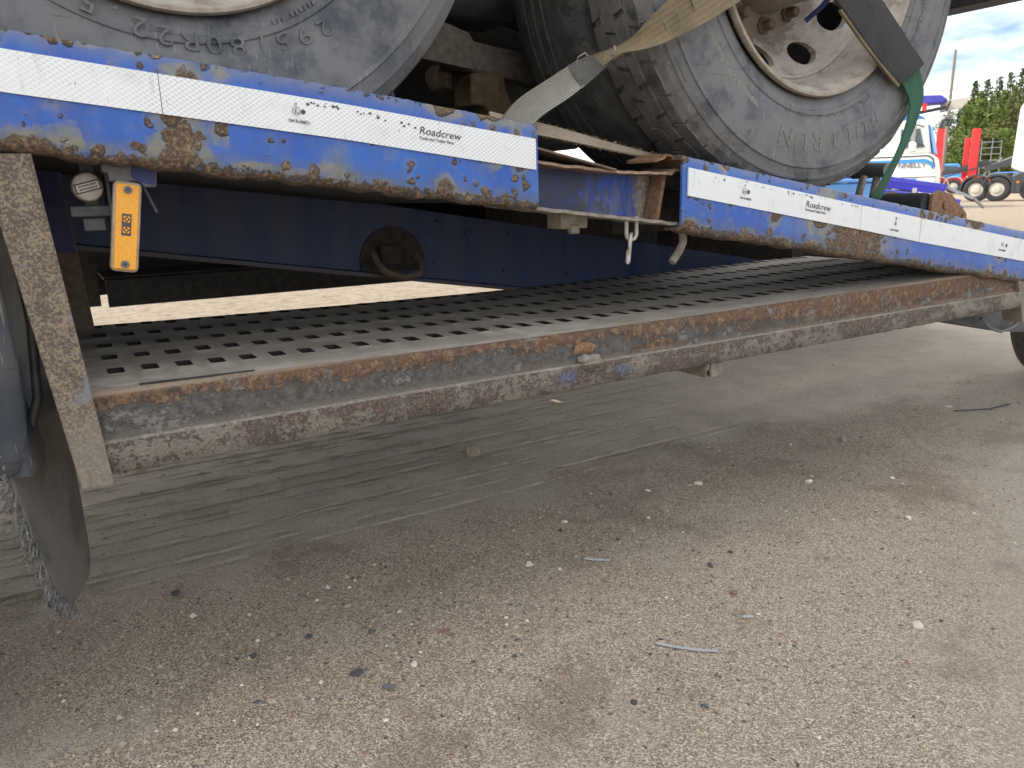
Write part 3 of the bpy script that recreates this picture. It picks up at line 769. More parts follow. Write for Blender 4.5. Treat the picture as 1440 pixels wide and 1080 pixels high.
# posts
MB().hexa([(-.054, .006, .915), (.001, .006, .915), (.001, .014, .915), (-.054, .014, .915)],
          [(-.0065, -.002, .474), (.0335, -.002, .474), (.0335, .006, .474), (-.0065, .006, .474)]).build('step_post', M_POST, TR, bevel=.0015)
MB().hexa([(-.054, .014, .915), (-.048, .014, .915), (-.048, .065, .915), (-.054, .065, .915)],
          [(-.0065, .006, .474), (-.0005, .006, .474), (-.0005, .060, .474), (-.0065, .060, .474)]).build('step_post_web', M_POST, TR)
MB().hexa([(.008, .650, .93), (.044, .650, .93), (.044, .66, .93), (.008, .66, .93)],
          [(.020, .650, .60), (.062, .650, .60), (.062, .66, .60), (.020, .66, .60)]).build('inner_post', M_POST2, TR)
MB().hexa([(.003, .640, .94), (.040, .640, .94), (.040, .649, .94), (.003, .649, .94)],
          [(.010, .640, .765), (.050, .640, .757), (.050, .649, .757), (.010, .649, .765)]).build('inner_post_sleeve', M_DKBLUE, TR)
MB().hexa([(2.376, .004, .574), (2.42, .004, .574), (2.42, .06, .574), (2.376, .06, .574)],
          [(2.432, .004, .44), (2.475, .004, .44), (2.475, .06, .44), (2.432, .06, .44)]).build('step_post', M_POST, TR, bevel=.0015)
# --- clearance cap and side marker lamp
cap = MB().lathe([(0, -.016), (.0145, -.016), (.0185, -.0145), (.0205, -.010), (.0205, .014), (0, .014)], 40, (.062, .12, .876)).build('valve_cap', M_ALU, TR, smooth=40)
m = MB(); a = R(14)
def caprect(hw, hh, y, d):
    pts = [(-hw, -hh), (hw, -hh), (hw, hh), (-hw, hh)]
    q = [(.062+x*math.cos(a)-z*math.sin(a), .876+x*math.sin(a)+z*math.cos(a)) for x, z in pts]
    return MB().prism(q, y-d, y)
caprect(.0165, .0068, .1038, .0012).build('cap_surround', M_BLACK, cap, bevel=.001)
pl = caprect(.0150, .0054, .1026, .0012); pl.build('cap_plate', M_ALU, cap, bevel=.0008)
for dz in (.0022, -.0022):
    m = MB()
    for k in range(7):
        u = -.0115+k*.0034
        m.add([(.062+x_*math.cos(a)-z_*math.sin(a), .1008, .876+x_*math.sin(a)+z_*math.cos(a)) for x_, z_ in ((u, dz-.0009), (u+.0024, dz-.0009), (u+.0024, dz+.0009), (u, dz+.0009))], [(0, 1, 2, 3)])
    m.build('worn_stamping', M_INK, cap)['kind'] = 'stuff'
MB().box(.036, .088, .115, .17, .835, .850).box(.050, .078, .118, .15, .815, .833).box(.085, .089, .10, .16, .825, .905).box(.055, .075, .125, .16, .85, .92).build('valve_body', M_GREYPL, TR, bevel=.002)
def lampoutline(hw, zt_, zb, r_, n=6):
    out = []
    for sx, z, a0 in ((1, zt_-r_, 0), (-1, zt_-r_, 90), (-1, zb+r_, 180), (1, zb+r_, 270)):
        for k in range(n): q = R(a0+90*k/(n-1)); out.append((sx*(hw-r_)+r_*math.cos(q), z+r_*math.sin(q)))
    return out
ax = Vector((.1065, 0, .876)); bx = Vector((.0875, 0, .765)); up = (ax-bx).normalized(); rt = Vector((up.z, 0, -up.x)); LEN = (ax-bx).length
def lamp_pt(p, y): q = bx+rt*p[0]+up*p[1]; return (q.x, y, q.z)
def lamp_solid(pts, y0, y1): 
    n = len(pts); return MB().add([lamp_pt(p, y0) for p in pts]+[lamp_pt(p, y1) for p in pts], [tuple(range(n)), tuple(range(2*n-1, n-1, -1))]+[(i, i+n, (i+1) % n+n, (i+1) % n) for i in range(n)])
lamp = lamp_solid(lampoutline(.0172, LEN+.004, -.004, .007), .030, .050).build('marker_lamp', M_LENS, TR, bevel=.003)
lamp['label'] = 'amber oblong side marker lamp hanging at a slant'
lamp_solid(lampoutline(.0140, LEN+.0005, -.0005, .003), .0275, .0305).build('reflector', M_AMBER, lamp, bevel=.001)
for zz in (.0065, LEN-.0065):
    pts = [(.0052*math.cos(2*PI*k/14), zz+.0052*math.sin(2*PI*k/14)) for k in range(14)]
    lamp_solid(pts, .0245, .028).build('screw', M_GREYPL, lamp, bevel=.001)
    pts = [(.0024*math.cos(2*PI*k/10), zz+.0024*math.sin(2*PI*k/10)) for k in range(10)]
    lamp_solid(pts, .0238, .0246).build('screw_socket', M_BLACK, lamp)
lamp_solid([(-.0058, LEN*.40), (.0058, LEN*.40), (.0058, LEN*.66), (-.0058, LEN*.66)], .0268, .0276).build('lamp_window', M_INK, lamp)
for zz in (LEN*.465, LEN*.595):
    for k in range(4):
        b = PI/4+k*PI/2; pts = []
        for q in range(5): t_ = b-.5+q*.25; pts.append((.0049*math.cos(t_), zz+.0049*math.sin(t_)))
        for q in range(5): t_ = b+.5-q*.25; pts.append((.0030*math.cos(t_), zz+.0030*math.sin(t_)))
        lamp_solid(pts, .0258, .0269).build('lens_segment', M_AMBER, lamp)
    lamp_solid([(.0016*math.cos(PI*k/4), zz+.0016*math.sin(PI*k/4)) for k in range(8)], .0258, .0269).build('lens_centre', M_AMBER, lamp)
MB().prism([(.078, .925), (.148, .925), (.150, .897), (.146, .893), (.144, .873), (.128, .873), (.122, .880), (.100, .880), (.086, .882), (.086, .892), (.079, .894)], .046, .075).build('lamp_holder', M_GREYPL, TR, bevel=.0015)
MB().prism([(.118, .905), (.1435, .905), (.1435, .8745), (.120, .880), (.113, .890)], .0435, .0458).build('blue_overspray', M_DKBLUE, TR)
MB().bar((.128, .055, .872), (.141, .06, .838), .003, .004).build('lamp_lead', M_BLACK, TR)

# --- mudguards, flap with brush, trailer wheels
def guard(cx, cz, rad, y0, y1, a0, a1, name='mudguard', mat=M_GUARD):
    m = MB(); n = 40; rings = []
    for i in range(n+1):
        a = R(a0+(a1-a0)*i/n); c, s_ = math.cos(a), math.sin(a)
        pr = [(rad-.055, y0+.014), (rad-.02, y0+.004), (rad-.006, y0), (rad, y0+.008), (rad+.004, y0+.03), (rad+.012, y0+.05), (rad+.012, y1), (rad+.006, y1), (rad+.004, y0+.055), (rad-.008, y0+.016), (rad-.05, y0+.022)]
        rings.append([(cx+q*c, y, cz+q*s_) for q, y in pr])
    return m.loft(rings).build(name, mat, TR, smooth=50)
g1 = guard(-.60, .47, .545, -.005, .36, 4, 178)
g1['label'] = 'black plastic mudguard with worn rounded end'
m = MB(); rings = []
for k, (z, xo, th) in enumerate(((.82, -.060, .035), (.74, -.055, .040), (.66, -.052, .045), (.60, -.053, .046), (.555, -.058, .042), (.53, -.064, .034), (.515, -.072, .022), (.510, -.084, .010))):
    rings.append([(xo-.10, -.002, z), (xo-.02, -.010, z), (xo-.004, -.006, z), (xo, .006, z), (xo-.003, .03, z), (xo-th, .05, z), (xo-.10, .05, z)])
m.loft(rings).build('guard_end', M_GUARD, TR, smooth=60)
MB().tube([(-.035, .05, .80), (-.032, .05, .70), (-.040, .05, .60), (-.062, .05, .535)], .006, 8).build('guard_stay', M_BLACK, TR, smooth=50)
def flap_pt(u, v, th=0):
    """u across the flap (0 outer edge .. 1 inner edge), v height"""
    cx = -.088+.070*u+.02*max(0, (.5-v))*(1-u)*4*.5
    return (cx+th*.55, .0+.27*u, v)
out = [(0, .93), (0, .50), (.06, .44), (.14, .38), (.22, .325), (.32, .285), (.42, .262), (.52, .252), (.70, .246), (.88, .245), (.97, .262), (1, .30), (1, .93)]
n = len(out)
m = MB().add([flap_pt(u, v, 0) for u, v in out]+[flap_pt(u, v, .012) for u, v in out], [tuple(range(n)), tuple(range(2*n-1, n-1, -1))]+[(i, i+n, (i+1) % n+n, (i+1) % n) for i in range(n)])
MB().box(-.032, -.024, .272, .72, .30, .95).build('dark_backing', M_DARK, TR)  # added dark sheet, hides bright ground between guard and post
flap = m.build('mudflap', M_FLAP, TR, bevel=.002); flap['label'] = 'grey rubber mudflap edged with plastic bristles'
m = MB()
edge = [(0, .56), (0, .50), (.06, .44), (.14, .38), (.22, .325), (.32, .285), (.42, .262), (.50, .253)]
for k in range(230):
    t_ = rng.uniform(0, len(edge)-1.001); i = int(t_); fr = t_-i
    u = edge[i][0]*(1-fr)+edge[i+1][0]*fr; v = edge[i][1]*(1-fr)+edge[i+1][1]*fr
    p = Vector(flap_pt(u, v, rng.uniform(0, .010)))
    ln = rng.uniform(.012, .022)
    q = p+Vector((-.6+rng.normal(0, .3), -.55+rng.normal(0, .35), -.45+rng.normal(0, .45))).normalized()*ln
    m.tube([p, (p*2+q)/3+Vector((0, 0, rng.normal(0, .002))), (p+q*2)/3+Vector((rng.normal(0, .002), 0, rng.normal(0, .003))), q+Vector((0, 0, -.004))], .0014, 5)
b = m.build('bristles', M_BRISTLE, flap); b['kind'] = 'stuff'
def tyre_profile(wd, ro, rb, rt_=None, bulge=.0):
    """half-round truck tyre section: list of (r, y), outer face at y = 0"""
    H = ro-rb
    side = [(rb, .030), (rb+.02*H/.2, .012), (rb+.19*H, .006), (rb+.20*H, .003), (rb+.24*H, .003), (rb+.25*H, .005), (rb+.42*H, .000), (rb+.60*H, .0005), (rb+.735*H, .0045), (rb+.745*H, .0018), (rb+.775*H, .0022), (rb+.785*H, .0062), (rb+.86*H, .012), (rb+.872*H, .0095), (rb+.895*H, .0115), (rb+.905*H, .0165), (rb+.955*H, .024), (rb+.985*H, .030), (ro, .040)]
    return side+[(r, wd-y) for r, y in reversed(side)]
def small_wheel(cx, cz, ro, y0):
    t = MB().lathe(tyre_profile(.24, ro, ro-.15), 64, (cx, y0, cz)).build('trailer_tyre', M_RUBT, TR, smooth=30)
    MB().lathe([(ro-.148, .028), (ro-.16, .04), (ro-.18, .07), (.11, .09), (.10, .05), (0, .05)], 40, (cx, y0, cz)).build('rim', M_RIM, t, smooth=30)
small_wheel(-.60, .425, .425, .07); small_wheel(3.75, .345, .345, .30)
m = MB(); rings = []
for k in range(15):
    t_ = k/14; x = 2.16+.62*t_; zb = .470-.105*t_-.02*math.sin(PI*t_)
    rings.append([(x, .10, zb), (x, .10, zb+.012), (x, .13, .54-.10*t_), (x, .42, .56-.10*t_), (x, .42, zb+.03), (x, .25, zb+.005)])
m.loft(rings).build('mudguard_skirt', M_BLACK, TR, smooth=50)
MB().tube([(2.36, .085, .45), (2.41, .082, .415), (2.47, .08, .398), (2.54, .082, .405), (2.62, .085, .437)], .005, 8).build('guard_piping', M_GREYPL, TR, smooth=50)
# roller and legs standing on the rear deck
m = MB().tube([(2.047, .22, .885), (2.05, .33, .887)], [.020, .024], 18); m.build('strap_roller', M_GREYPL, TR, smooth=40)
MB().tube([(2.045, .25, .87), (2.015, .25, .735)], .010, 8).tube([(1.985, .25, .87), (1.945, .25, .745)], .010, 8).build('roller_leg', M_DUSTY, TR, smooth=40)
# winch bracket on the rear beam
m = MB().lathe([(0, -.06), (.026, -.06), (.0275, -.05), (.0275, .05), (.026, .06), (0, .06)], 28, (2.0, .13, .795)); m.build('webbing_roll', M_WEB_BLK, TR, smooth=40)
m = MB().prism([(2.00, .772), (2.00, .818), (2.03, .828), (2.09, .815), (2.165, .765), (2.17, .752), (2.15, .742), (2.05, .748)], .055, .064)
m.prism([(2.00, .772), (2.00, .818), (2.03, .828), (2.09, .815), (2.165, .765), (2.17, .752), (2.15, .742), (2.05, .748)], .19, .199)
m.tube([(2.15, .05, .757), (2.15, .205, .757)], .009, 12).tube([(2.06, .05, .79), (2.06, .205, .79)], .012, 12)
m.build('winch_bracket', M_RUST, TR, bevel=.0015)

# shackle hanging from the tie beam
SHK = thing('shackle', 'small grey steel shackle hanging under the short blue tie beam', 'shackle', (.985, .045, .79))
def rel(pts, o): return [(p[0]-o[0], p[1]-o[1], p[2]-o[2]) for p in pts]
o3 = (.985, .045, .79)
pts = [(.974, .045, .800), (.974, .045, .775)]+[(.9865-.0125*math.cos(a), .045, .768-.012*math.sin(a)) for a in np.linspace(0, PI, 9)]+[(.999, .045, .775), (.999, .045, .800)]
MB().tube(rel(pts, o3), .0042, 10).build('bow', M_STEEL, SHK, smooth=50)
pts = [(.9800, .045, .722), (.9785, .040, .738), (.9770, .038, .752), (.9800, .039, .765), (.9862, .045, .7675), (.9905, .052, .762), (.9895, .052, .748), (.9845, .048, .735), (.9812, .045, .722)]
MB().tube(rel(pts, o3), .0036, 10).build('hook_wire', M_STEEL, SHK, smooth=50)
MB().tube(rel([(.9806, .045, .736), (.9780, .045, .712)], o3), .0050, 12).tube(rel([(.9780, .045, .712), (.9777, .045, .709)], o3), .0030, 10).build('ferrule', M_STEEL, SHK, smooth=50)

# ------------------------------------------------------------------ truck carried on the trailer
TK = thing('carried_truck', 'truck carried on the blue trailer, grey worn tyres strapped down', 'truck')
WR, WL = (1.458, 0.004, 1.3375), (.213, .072, 1.41)
def squash(mb, c, zdeck, y0, wd, out=.03, hh=.10):
    nv = []
    for x, y, z in mb.v:
        zr = z+c[2]
        if zr < zdeck+hh:
            t_ = min(1, (zdeck+hh-zr)/hh); t_ = t_*t_*(3-2*t_)
            yy = (y-wd/2)/(wd/2)
            y = y+yy*out*t_*(1-.3*t_)
            z = max(z, zdeck-c[2]+.002)
        nv.append((x, y, z))
    mb.v = nv; return mb
def arc_text(txt, Rr, a0, da, size, y, parent, c, mat=M_LETTER, xs=1., depth=.0016, dr=0.):
    m = MB()
    for k, ch in enumerate(txt):
        if ch == ' ': continue
        vs, fs, wd = glyphs(ch, size, depth, 0, xs); a = R(a0-da*k); Rr -= dr
        m.add([((Rr+v)*math.cos(a-(u-wd/2)/Rr), y-w_, (Rr+v)*math.sin(a-(u-wd/2)/Rr)) for u, v, w_ in vs], fs)
    return m.build('sidewall_lettering', mat, parent)
# rear outer tyre
OW, IW = .195, .265
mb = MB().lathe(tyre_profile(OW, .4975, .292), 144)
tyre = mb.build('tyre', M_RUB, TK, smooth=28, loc=WR); tyre['label'] = 'grey worn outer tyre with moulded letters'
# tread blocks
m = MB(); NB = 46
lanes = [(.033, .064), (.067, .098), (.101, .132), (.135, .167)]
for l, (ya, yb) in enumerate(lanes):
    for k in range(NB):
        if rng.random() < .01: continue
        a0 = 2*PI*(k+.5*(l % 2)+rng.normal(0, .025))/NB; a1 = a0+2*PI/NB*(.925+rng.normal(0, .02)); sk = .014*(1 if l % 2 else -1)
        ro = .5055+rng.normal(0, .0008)-(.004 if l in (0, 3) else 0); ri = .492; dy = rng.normal(0, .0008)
        am = (a0+a1)/2
        base = []; top = []
        q = [(a0, ya), (am, ya-.003*(1 if k % 2 else -1)), (a1, ya), (a1+sk, yb), (am+sk, yb+.003*(1 if k % 2 else -1)), (a0+sk, yb)]
        for a, y in q:
            base.append((ri*math.cos(a), y+dy, ri*math.sin(a)))
            ai = am+sk*.5+(a-am-sk*.5)*.94; yi = (ya+yb)/2+(y-(ya+yb)/2)*.92+dy
            top.append((ro*math.cos(ai), yi, ro*math.sin(ai)))
        m.add(base+top, [(6, 7, 8, 9, 10, 11)]+[(i, (i+1) % 6, 6+(i+1) % 6, 6+i) for i in range(6)])
m.build('tread_blocks', M_RUBB, tyre)
m = MB()
for k in range(46):
    a0 = 2*PI*k/46+rng.normal(0, .004); a1 = a0+2*PI/46*.90
    if not (R(92) < a0 % (2*PI) < R(252)): continue
    rl_ = .452+rng.normal(0, .006); sk = rng.normal(0, .006)
    prof_ = [(rl_, .0115), (.474, .0165), (.488, .0235), (.5005, .0365)]
    b_ = []; t_ = []
    for r_, y in prof_:
        for a in (a0, a1):
            b_.append((r_*math.cos(a+sk*(.5-r_)*8), y+.004, r_*math.sin(a+sk*(.5-r_)*8)))
    for r_, y in prof_:
        for a in (a0+.004, a1-.004):
            t_.append(((r_+.001)*math.cos(a), y-.0030, (r_+.001)*math.sin(a)))
    v_ = b_+t_; f_ = []
    for i in range(3): f_ += [(8+2*i, 9+2*i, 11+2*i, 10+2*i), (2*i, 2*i+2, 10+2*i, 8+2*i), (2*i+1, 9+2*i, 11+2*i, 2*i+3)]
    f_ += [(0, 8, 9, 1), (6, 7, 15, 14)]
    m.add(v_, f_)
m.build('shoulder_lugs', M_RUBB, tyre)
# rear inner tyre: smooth shoulder and worn ribs
pr = [(.292, .03), (.34, .012), (.42, .004), (.462, .010), (.488, .026), (.500, .048), (.503, .075), (.504, .118), (.497, .121), (.497, .126), (.5045, .129), (.5045, .150), (.496, .153), (.496, .158), (.5045, .161), (.5045, .182), (.496, .185), (.496, .190), (.504, .193), (.503, .222), (.497, .240), (.47, .256), (.40, .264), (.30, .25)]
ti = MB().lathe(pr, 144).build('tyre', M_RUBT, TK, smooth=28, loc=(WR[0], .195, WR[2])); ti['label'] = 'dark inner tyre with worn ribs'
m = MB()
for k in range(420):                       # sipes and cracks in the ribs
    a = rng.uniform(PI*.8, PI*1.6); y = rng.choice([.139, .171, .207, .085])+rng.normal(0, .008); r_ = .5052
    da, dy = rng.normal(0, .004), rng.uniform(.003, .008)
    m.add([(r_*math.cos(a), y-dy, r_*math.sin(a)), (r_*math.cos(a+.003), y-dy, r_*math.sin(a+.003)), (r_*math.cos(a+.003+da), y+dy, r_*math.sin(a+.003+da)), (r_*math.cos(a+da), y+dy, r_*math.sin(a+da))], [(0, 1, 2, 3)])
sp = m.build('rib_cracks', M_BLACK, ti); sp['kind'] = 'stuff'
# raised oblong moulding, lettering
arc_text('FULLRUN', .376, -59.5, 7.3, .060, .0028, tyre, WR, M_RUB, 1.05, .0022)
arc_text('FULLRUN', .3785, -59.5, 7.3, .054, .0012, tyre, WR, M_LETTER, 1.05, .0022)
arc_text('ALL STEEL RADIAL TUBELESS', .338, -60.5, 1.86, .015, .0050, tyre, WR, M_LETTER)
arc_text('REGROOVABLE', .360, -12.5, 1.75, .020, .0022, tyre, WR, M_LETTER)
def arc_band(a0, a1, ra, rb_, y, parent, mat, n=30, lift=.0015):
    m = MB(); vs = []; N = 0
    loop = [(R(a0+(a1-a0)*k/n), rb_) for k in range(n+1)]+[(R(a1)+.02*0, ra+(rb_-ra)*.5)]+[(R(a1+(a0-a1)*k/n), ra) for k in range(n+1)]
    rings = []
    for k in range(n+1):
        a = R(a0+(a1-a0)*k/n); e = min(1, k/3, (n-k)/3); mid = (ra+rb_)/2; h_ = (rb_-ra)/2*math.sqrt(max(.02, 1-(1-e)**2))
        rings.append([((mid+q)*math.cos(a), y-(lift if abs(q) < h_*.99 else 0), (mid+q)*math.sin(a)) for q in (-h_, -h_*.8, h_*.8, h_)])
    return m.loft(rings, closed=False, caps=False).build('sidewall_band', mat, parent, smooth=60)
arc_band(-118, -150, .366, .388, .0016, tyre, M_LETTER)
arc_band(-5, -38, .402, .420, .0006, tyre, M_RUB, lift=.0022)
arc_band(-64, -57.2, .335, .353, .005, tyre, M_RUB)
# scratches on the sidewall
m = MB()
for k in range(60):
    a = rng.uniform(-PI*.95, 0); r_ = rng.uniform(.33, .47); L_ = rng.uniform(.01, .05); th = rng.uniform(-.6, .6)+a+PI/2
    p = np.array([r_*math.cos(a), r_*math.sin(a)]); d = np.array([math.cos(th), math.sin(th)]); nn = np.array([-d[1], d[0]])*.00045
    q = p+d*L_
    m.add([(p[0]+nn[0], -.0006, p[1]+nn[1]), (p[0]-nn[0], -.0006, p[1]-nn[1]), (q[0]-nn[0], -.0006, q[1]-nn[1]), (q[0]+nn[0], -.0006, q[1]+nn[1])], [(0, 1, 2, 3)])
# rim with hand holes
rim = MB().lathe([(.2965, .020), (.303, .012), (.3055, .004), (.303, -.002), (.2985, -.003), (.2945, .002), (.2915, .012), (.286, .020), (.280, .030), (.2735, .055), (.2665, .072), (.2640, .078), (.2600, .0795), (.2570, .076), (.2530, .080), (.2490, .086)], 96).build('rim', M_RIM, TK, smooth=40, loc=WR)
rim['label'] = 'dirty cream deep-dish rim with round hand holes'
MB().lathe([(.2966, .0195), (.3035, .012), (.3062, .004), (.3035, -.0026), (.2980, -.0036), (.2938, .0015)], 96).build('rim_flange', M_RIMEDGE, rim, smooth=50)
m = MB(); NH = 10; SEG = 24
for h_ in range(NH):
    ac = R(-31)+2*PI*h_/NH; half = PI/NH
    O, I, I2 = [], [], []
    for k in range(SEG):
        t_ = 2*PI*k/SEG; cx_, cy_ = math.cos(t_), math.sin(t_)
        s_ = max(abs(cx_), abs(cy_)); ux, uy = cx_/s_, cy_/s_             # square boundary
        rr = .204+ux*.045; aa = ac+uy*half; O.append((rr*math.cos(aa), .086+.080*((.249-rr)/.09), rr*math.sin(aa)))
        rr = .212+cx_*.026; aa = ac+cy_*.036/.212
        yy = .086+.080*((.249-rr)/.09)
        I.append((rr*math.cos(aa), yy-.001, rr*math.sin(aa))); I2.append((rr*math.cos(aa), yy+.014, rr*math.sin(aa)))
    m.add(O+I+I2, sum([[(k, (k+1) % SEG, SEG+(k+1) % SEG, SEG+k), (SEG+k, SEG+(k+1) % SEG, 2*SEG+(k+1) % SEG, 2*SEG+k)] for k in range(SEG)], []))
m.build('disc', M_RIM, rim, smooth=40)
MB().lathe([(.159, .166), (.150, .1695), (.118, .1695), (.112, .165), (.105, .10), (.104, .055), (.100, .050), (.060, .050), (.056, .046), (0, .046)], 48).build('hub', M_RIM, rim, smooth=30)
MB().lathe([(.27, .185), (.0, .19)], 40).build('brake_drum', M_DARK, rim)
for k in range(10):
    a = R(-13)+2*PI*k/10; c = (.1345*math.cos(a), .1695, .1345*math.sin(a))
    mm = MB().lathe([(0, -.030), (.010, -.030), (.0125, -.027), (.0125, -.006), (.020, -.005), (.020, 0)], 6, c); mm.build('wheel_nut', M_POST2, rim)
for k in range(8):
    a = R(-105)+2*PI*k/8; c = (.080*math.cos(a), .050, .080*math.sin(a))
    MB().lathe([(0, -.010), (.009, -.010), (.010, -.008), (.010, -.002), (.0155, -.0015), (.0155, 0)], 6 if k % 2 == 0 else 14, c).build('hub_bolt', M_STEEL, rim)
MB().tube([(.125, .06, -.065), (.118, .10, -.10), (.10, .125, -.125)], .006, 8).build('valve_hose', M_DKBLUE, rim, smooth=40)
# front wheel of the pair (left in view)
LWD = .275
mb = MB().lathe(tyre_profile(LWD, .502, .292), 144)
squash(mb, WL, .912, 0, LWD, .042, .17)
tl = mb.build('tyre', M_RUB_L, TK, smooth=28, loc=WL); tl['label'] = 'soft grey tyre bulging behind the front side beam'
arc_text('295/80R22.5', .358, -57.2, 5.4, .036, .0004, tl, WL, M_RUB_L, 1.25, .0016, .0042)
def worn_marks(Rr, a0, n, da, h_, y, parent):
    m = MB()
    for k in range(n):
        if k % 7 == 6: continue
        a = R(a0-da*k); w_ = R(da)*.36*rng.uniform(.6, 1); hh = h_*rng.uniform(.7, 1)
        q = [(Rr, a-w_), (Rr, a+w_), (Rr+hh, a+w_), (Rr+hh, a-w_)]
        m.add([(r_*math.cos(t_), y, r_*math.sin(t_)) for r_, t_ in q]+[(r_*math.cos(t_), y+.004, r_*math.sin(t_)) for r_, t_ in q], [(0, 1, 2, 3), (0, 4, 5, 1), (1, 5, 6, 2), (2, 6, 7, 3), (3, 7, 4, 0)])
    o = m.build('worn_lettering', M_RUB_L, parent); o['kind'] = 'stuff'
worn_marks(.326, -56, 10, 1.35, .008, .0034, tl)
m = MB()
for a_, r_, L_, th in ((-66, .40, .05, .9), (-70, .42, .03, 1.2), (-83, .40, .04, 2.2), (-95, .41, .03, .7), (-105, .39, .05, 2.4), (-112, .40, .04, 1.0), (-61, .43, .05, .8), (-74, .385, .03, 1.9)):
    p = np.array([r_*math.cos(R(a_)), r_*math.sin(R(a_))]); pts = []
    for k in range(7): pts.append((p[0]+L_*(k/6-.5)*math.cos(th)+.002*nz(k*.9, a_), .0014, p[1]+L_*(k/6-.5)*math.sin(th)+.002*nz(k*.7, a_+9)))
    m.tube(pts, [.0004, .001, .0014, .0015, .0013, .001, .0004], 5)
m.build('cut', M_BLACK, tl)
rl = MB().lathe([(.2965, .020), (.303, .012), (.3055, .004), (.303, -.002), (.2985, -.003), (.2945, .002), (.288, .020), (.275, .04), (.26, .07), (.24, .09), (.12, .10), (.115, .02), (0, .015)], 96).build('rim', M_RIM, TK, smooth=40, loc=WL)
MB().lathe([(.2966, .0195), (.3035, .012), (.3062, .004), (.3035, -.0026), (.2980, -.0036), (.2938, .0015)], 96).build('rim_flange', M_RIMEDGE, rl, smooth=50)
# axles, springs and dirt-caked suspension between the wheels
MB().tube([(WL[0], .3, WL[2]), (WL[0], 2.3, WL[2])], .07, 16).build('axle', M_DARK, TK, smooth=40)
MB().tube([(WR[0], .3, WR[2]), (WR[0], 2.3, WR[2])], .075, 16).build('axle', M_DARK, TK, smooth=40)
m = MB()
m.bar((.55, .62, 1.22), (1.25, .62, 1.135), .070, .070)
m.build('equaliser_beam', M_DUSTDK, TK, bevel=.010)
m = MB()
rings = []
for k in range(9):
    x = .73+.19*k/8; h_ = .052+.010*nz(x*40, 3)-.022*max(0, k/8-.4); zc = 1.205-.13*(x-.73)
    rings.append([(x, .545, zc-.045), (x, .54, zc+h_*.4), (x, .56, zc+h_), (x, .66, zc+h_), (x, .67, zc-.045)])
m.loft(rings).build('mud_cake', M_DUSTDK, TK, smooth=40)
MB().lathe([(.030, -.03), (.040, 0), (.036, .03), (.0, .03)], 24, (.87, .60, 1.125)).build('bush', M_POST2, TK, smooth=40)
MB().prism([(.935, 1.135), (1.025, 1.14), (1.03, 1.10), (1.07, 1.02), (1.08, .96), (.99, .95), (.985, 1.04), (.965, 1.06), (.93, 1.06)], .58, .68).build('spring_bracket', M_TAN, TK, bevel=.008)
MB().tube([(.60, .50, 1.02), (.85, .5, .985), (1.0, .5, .965)], .020, 10).build('brake_pipe', M_DUSTDK, TK, smooth=40)
MB().tube([(.655, .45, 1.10), (.695, .45, 1.00)], .005, 6).build('air_line', M_GREYPL, TK)
MB().tube([(1.02, .65, 1.10), (1.06, .65, 1.06), (1.09, .65, 1.03), (1.10, .65, 0.99)], .016, 8).tube([(1.0, .72, 1.27), (1.2, .72, 1.22)], .03, 10).build('air_hose', M_GREYPL, TK, smooth=40)
for yy in (.74, 1.66):
    MB().box(-5.4, 2.18, yy, yy+.09, 1.56, 1.83).build('chassis_member', M_DARK, TK)
MB().box(-.2, 1.9, .66, 1.84, 1.84, 1.90).build('sub_frame', M_DARK, TK)
MB().box(.62, 1.06, .56, .72, 1.25, 1.56).build('air_spring', M_DARK, TK, bevel=.03)
MB().box(.30, 1.62, 1.02, 1.60, .99, 1.54).build('fuel_tank', M_DARK, TK, bevel=.04)  # unseen tank added to block the bright ground behind the wheels
for c_ in (WL, WR):
    MB().lathe(tyre_profile(.30, .50, .292), 48, (c_[0], 2.12, c_[2])).build('far_tyre', M_RUBT, TK, smooth=30)
# body above the frame: guessed drop-sided bed shaped to shade the ground; tail bar
MB().box(-5.4, 2.22, .02, 2.48, 1.93, 2.03).build('shade_body_floor', M_DARK, TK)
M_SHADE_BODY = simple('shade_body_grey_paint', (.30, .32, .34), (.40, .41, .42), 8, .6, 0, .2)
for nm, bx in (('shade_side_board', (-5.4, 2.2, .02, .055, 2.032, 2.56)), ('shade_side_board', (-5.4, 2.2, 2.445, 2.48, 2.032, 2.56)), ('shade_tail_board', (2.165, 2.2, .057, 2.443, 2.032, 2.56)), ('shade_head_board', (-5.4, -5.365, .057, 2.443, 2.032, 2.9))):
    MB().box(*bx).build(nm, M_SHADE_BODY, TK, bevel=.004)
for k in range(13):
    MB().box(-5.3+k*.6, -5.24+k*.6, -.012, .018, 2.035, 2.55).build('shade_board_post', M_SHADE_BODY, TK)
MB().box(-5.3, 2.1, .3, 2.2, 2.04, 2.45).build('shade_load', M_DARK, TK, bevel=.03)
MB().box(2.125, 2.215, -.10, 2.46, 1.288, 1.40).build('rear_bumper', M_BLACK, TK, bevel=.006)
for yy in (.78, 1.62): MB().box(2.15, 2.20, yy, yy+.06, 1.402, 1.928).build('bumper_bracket', M_DARK, TK)

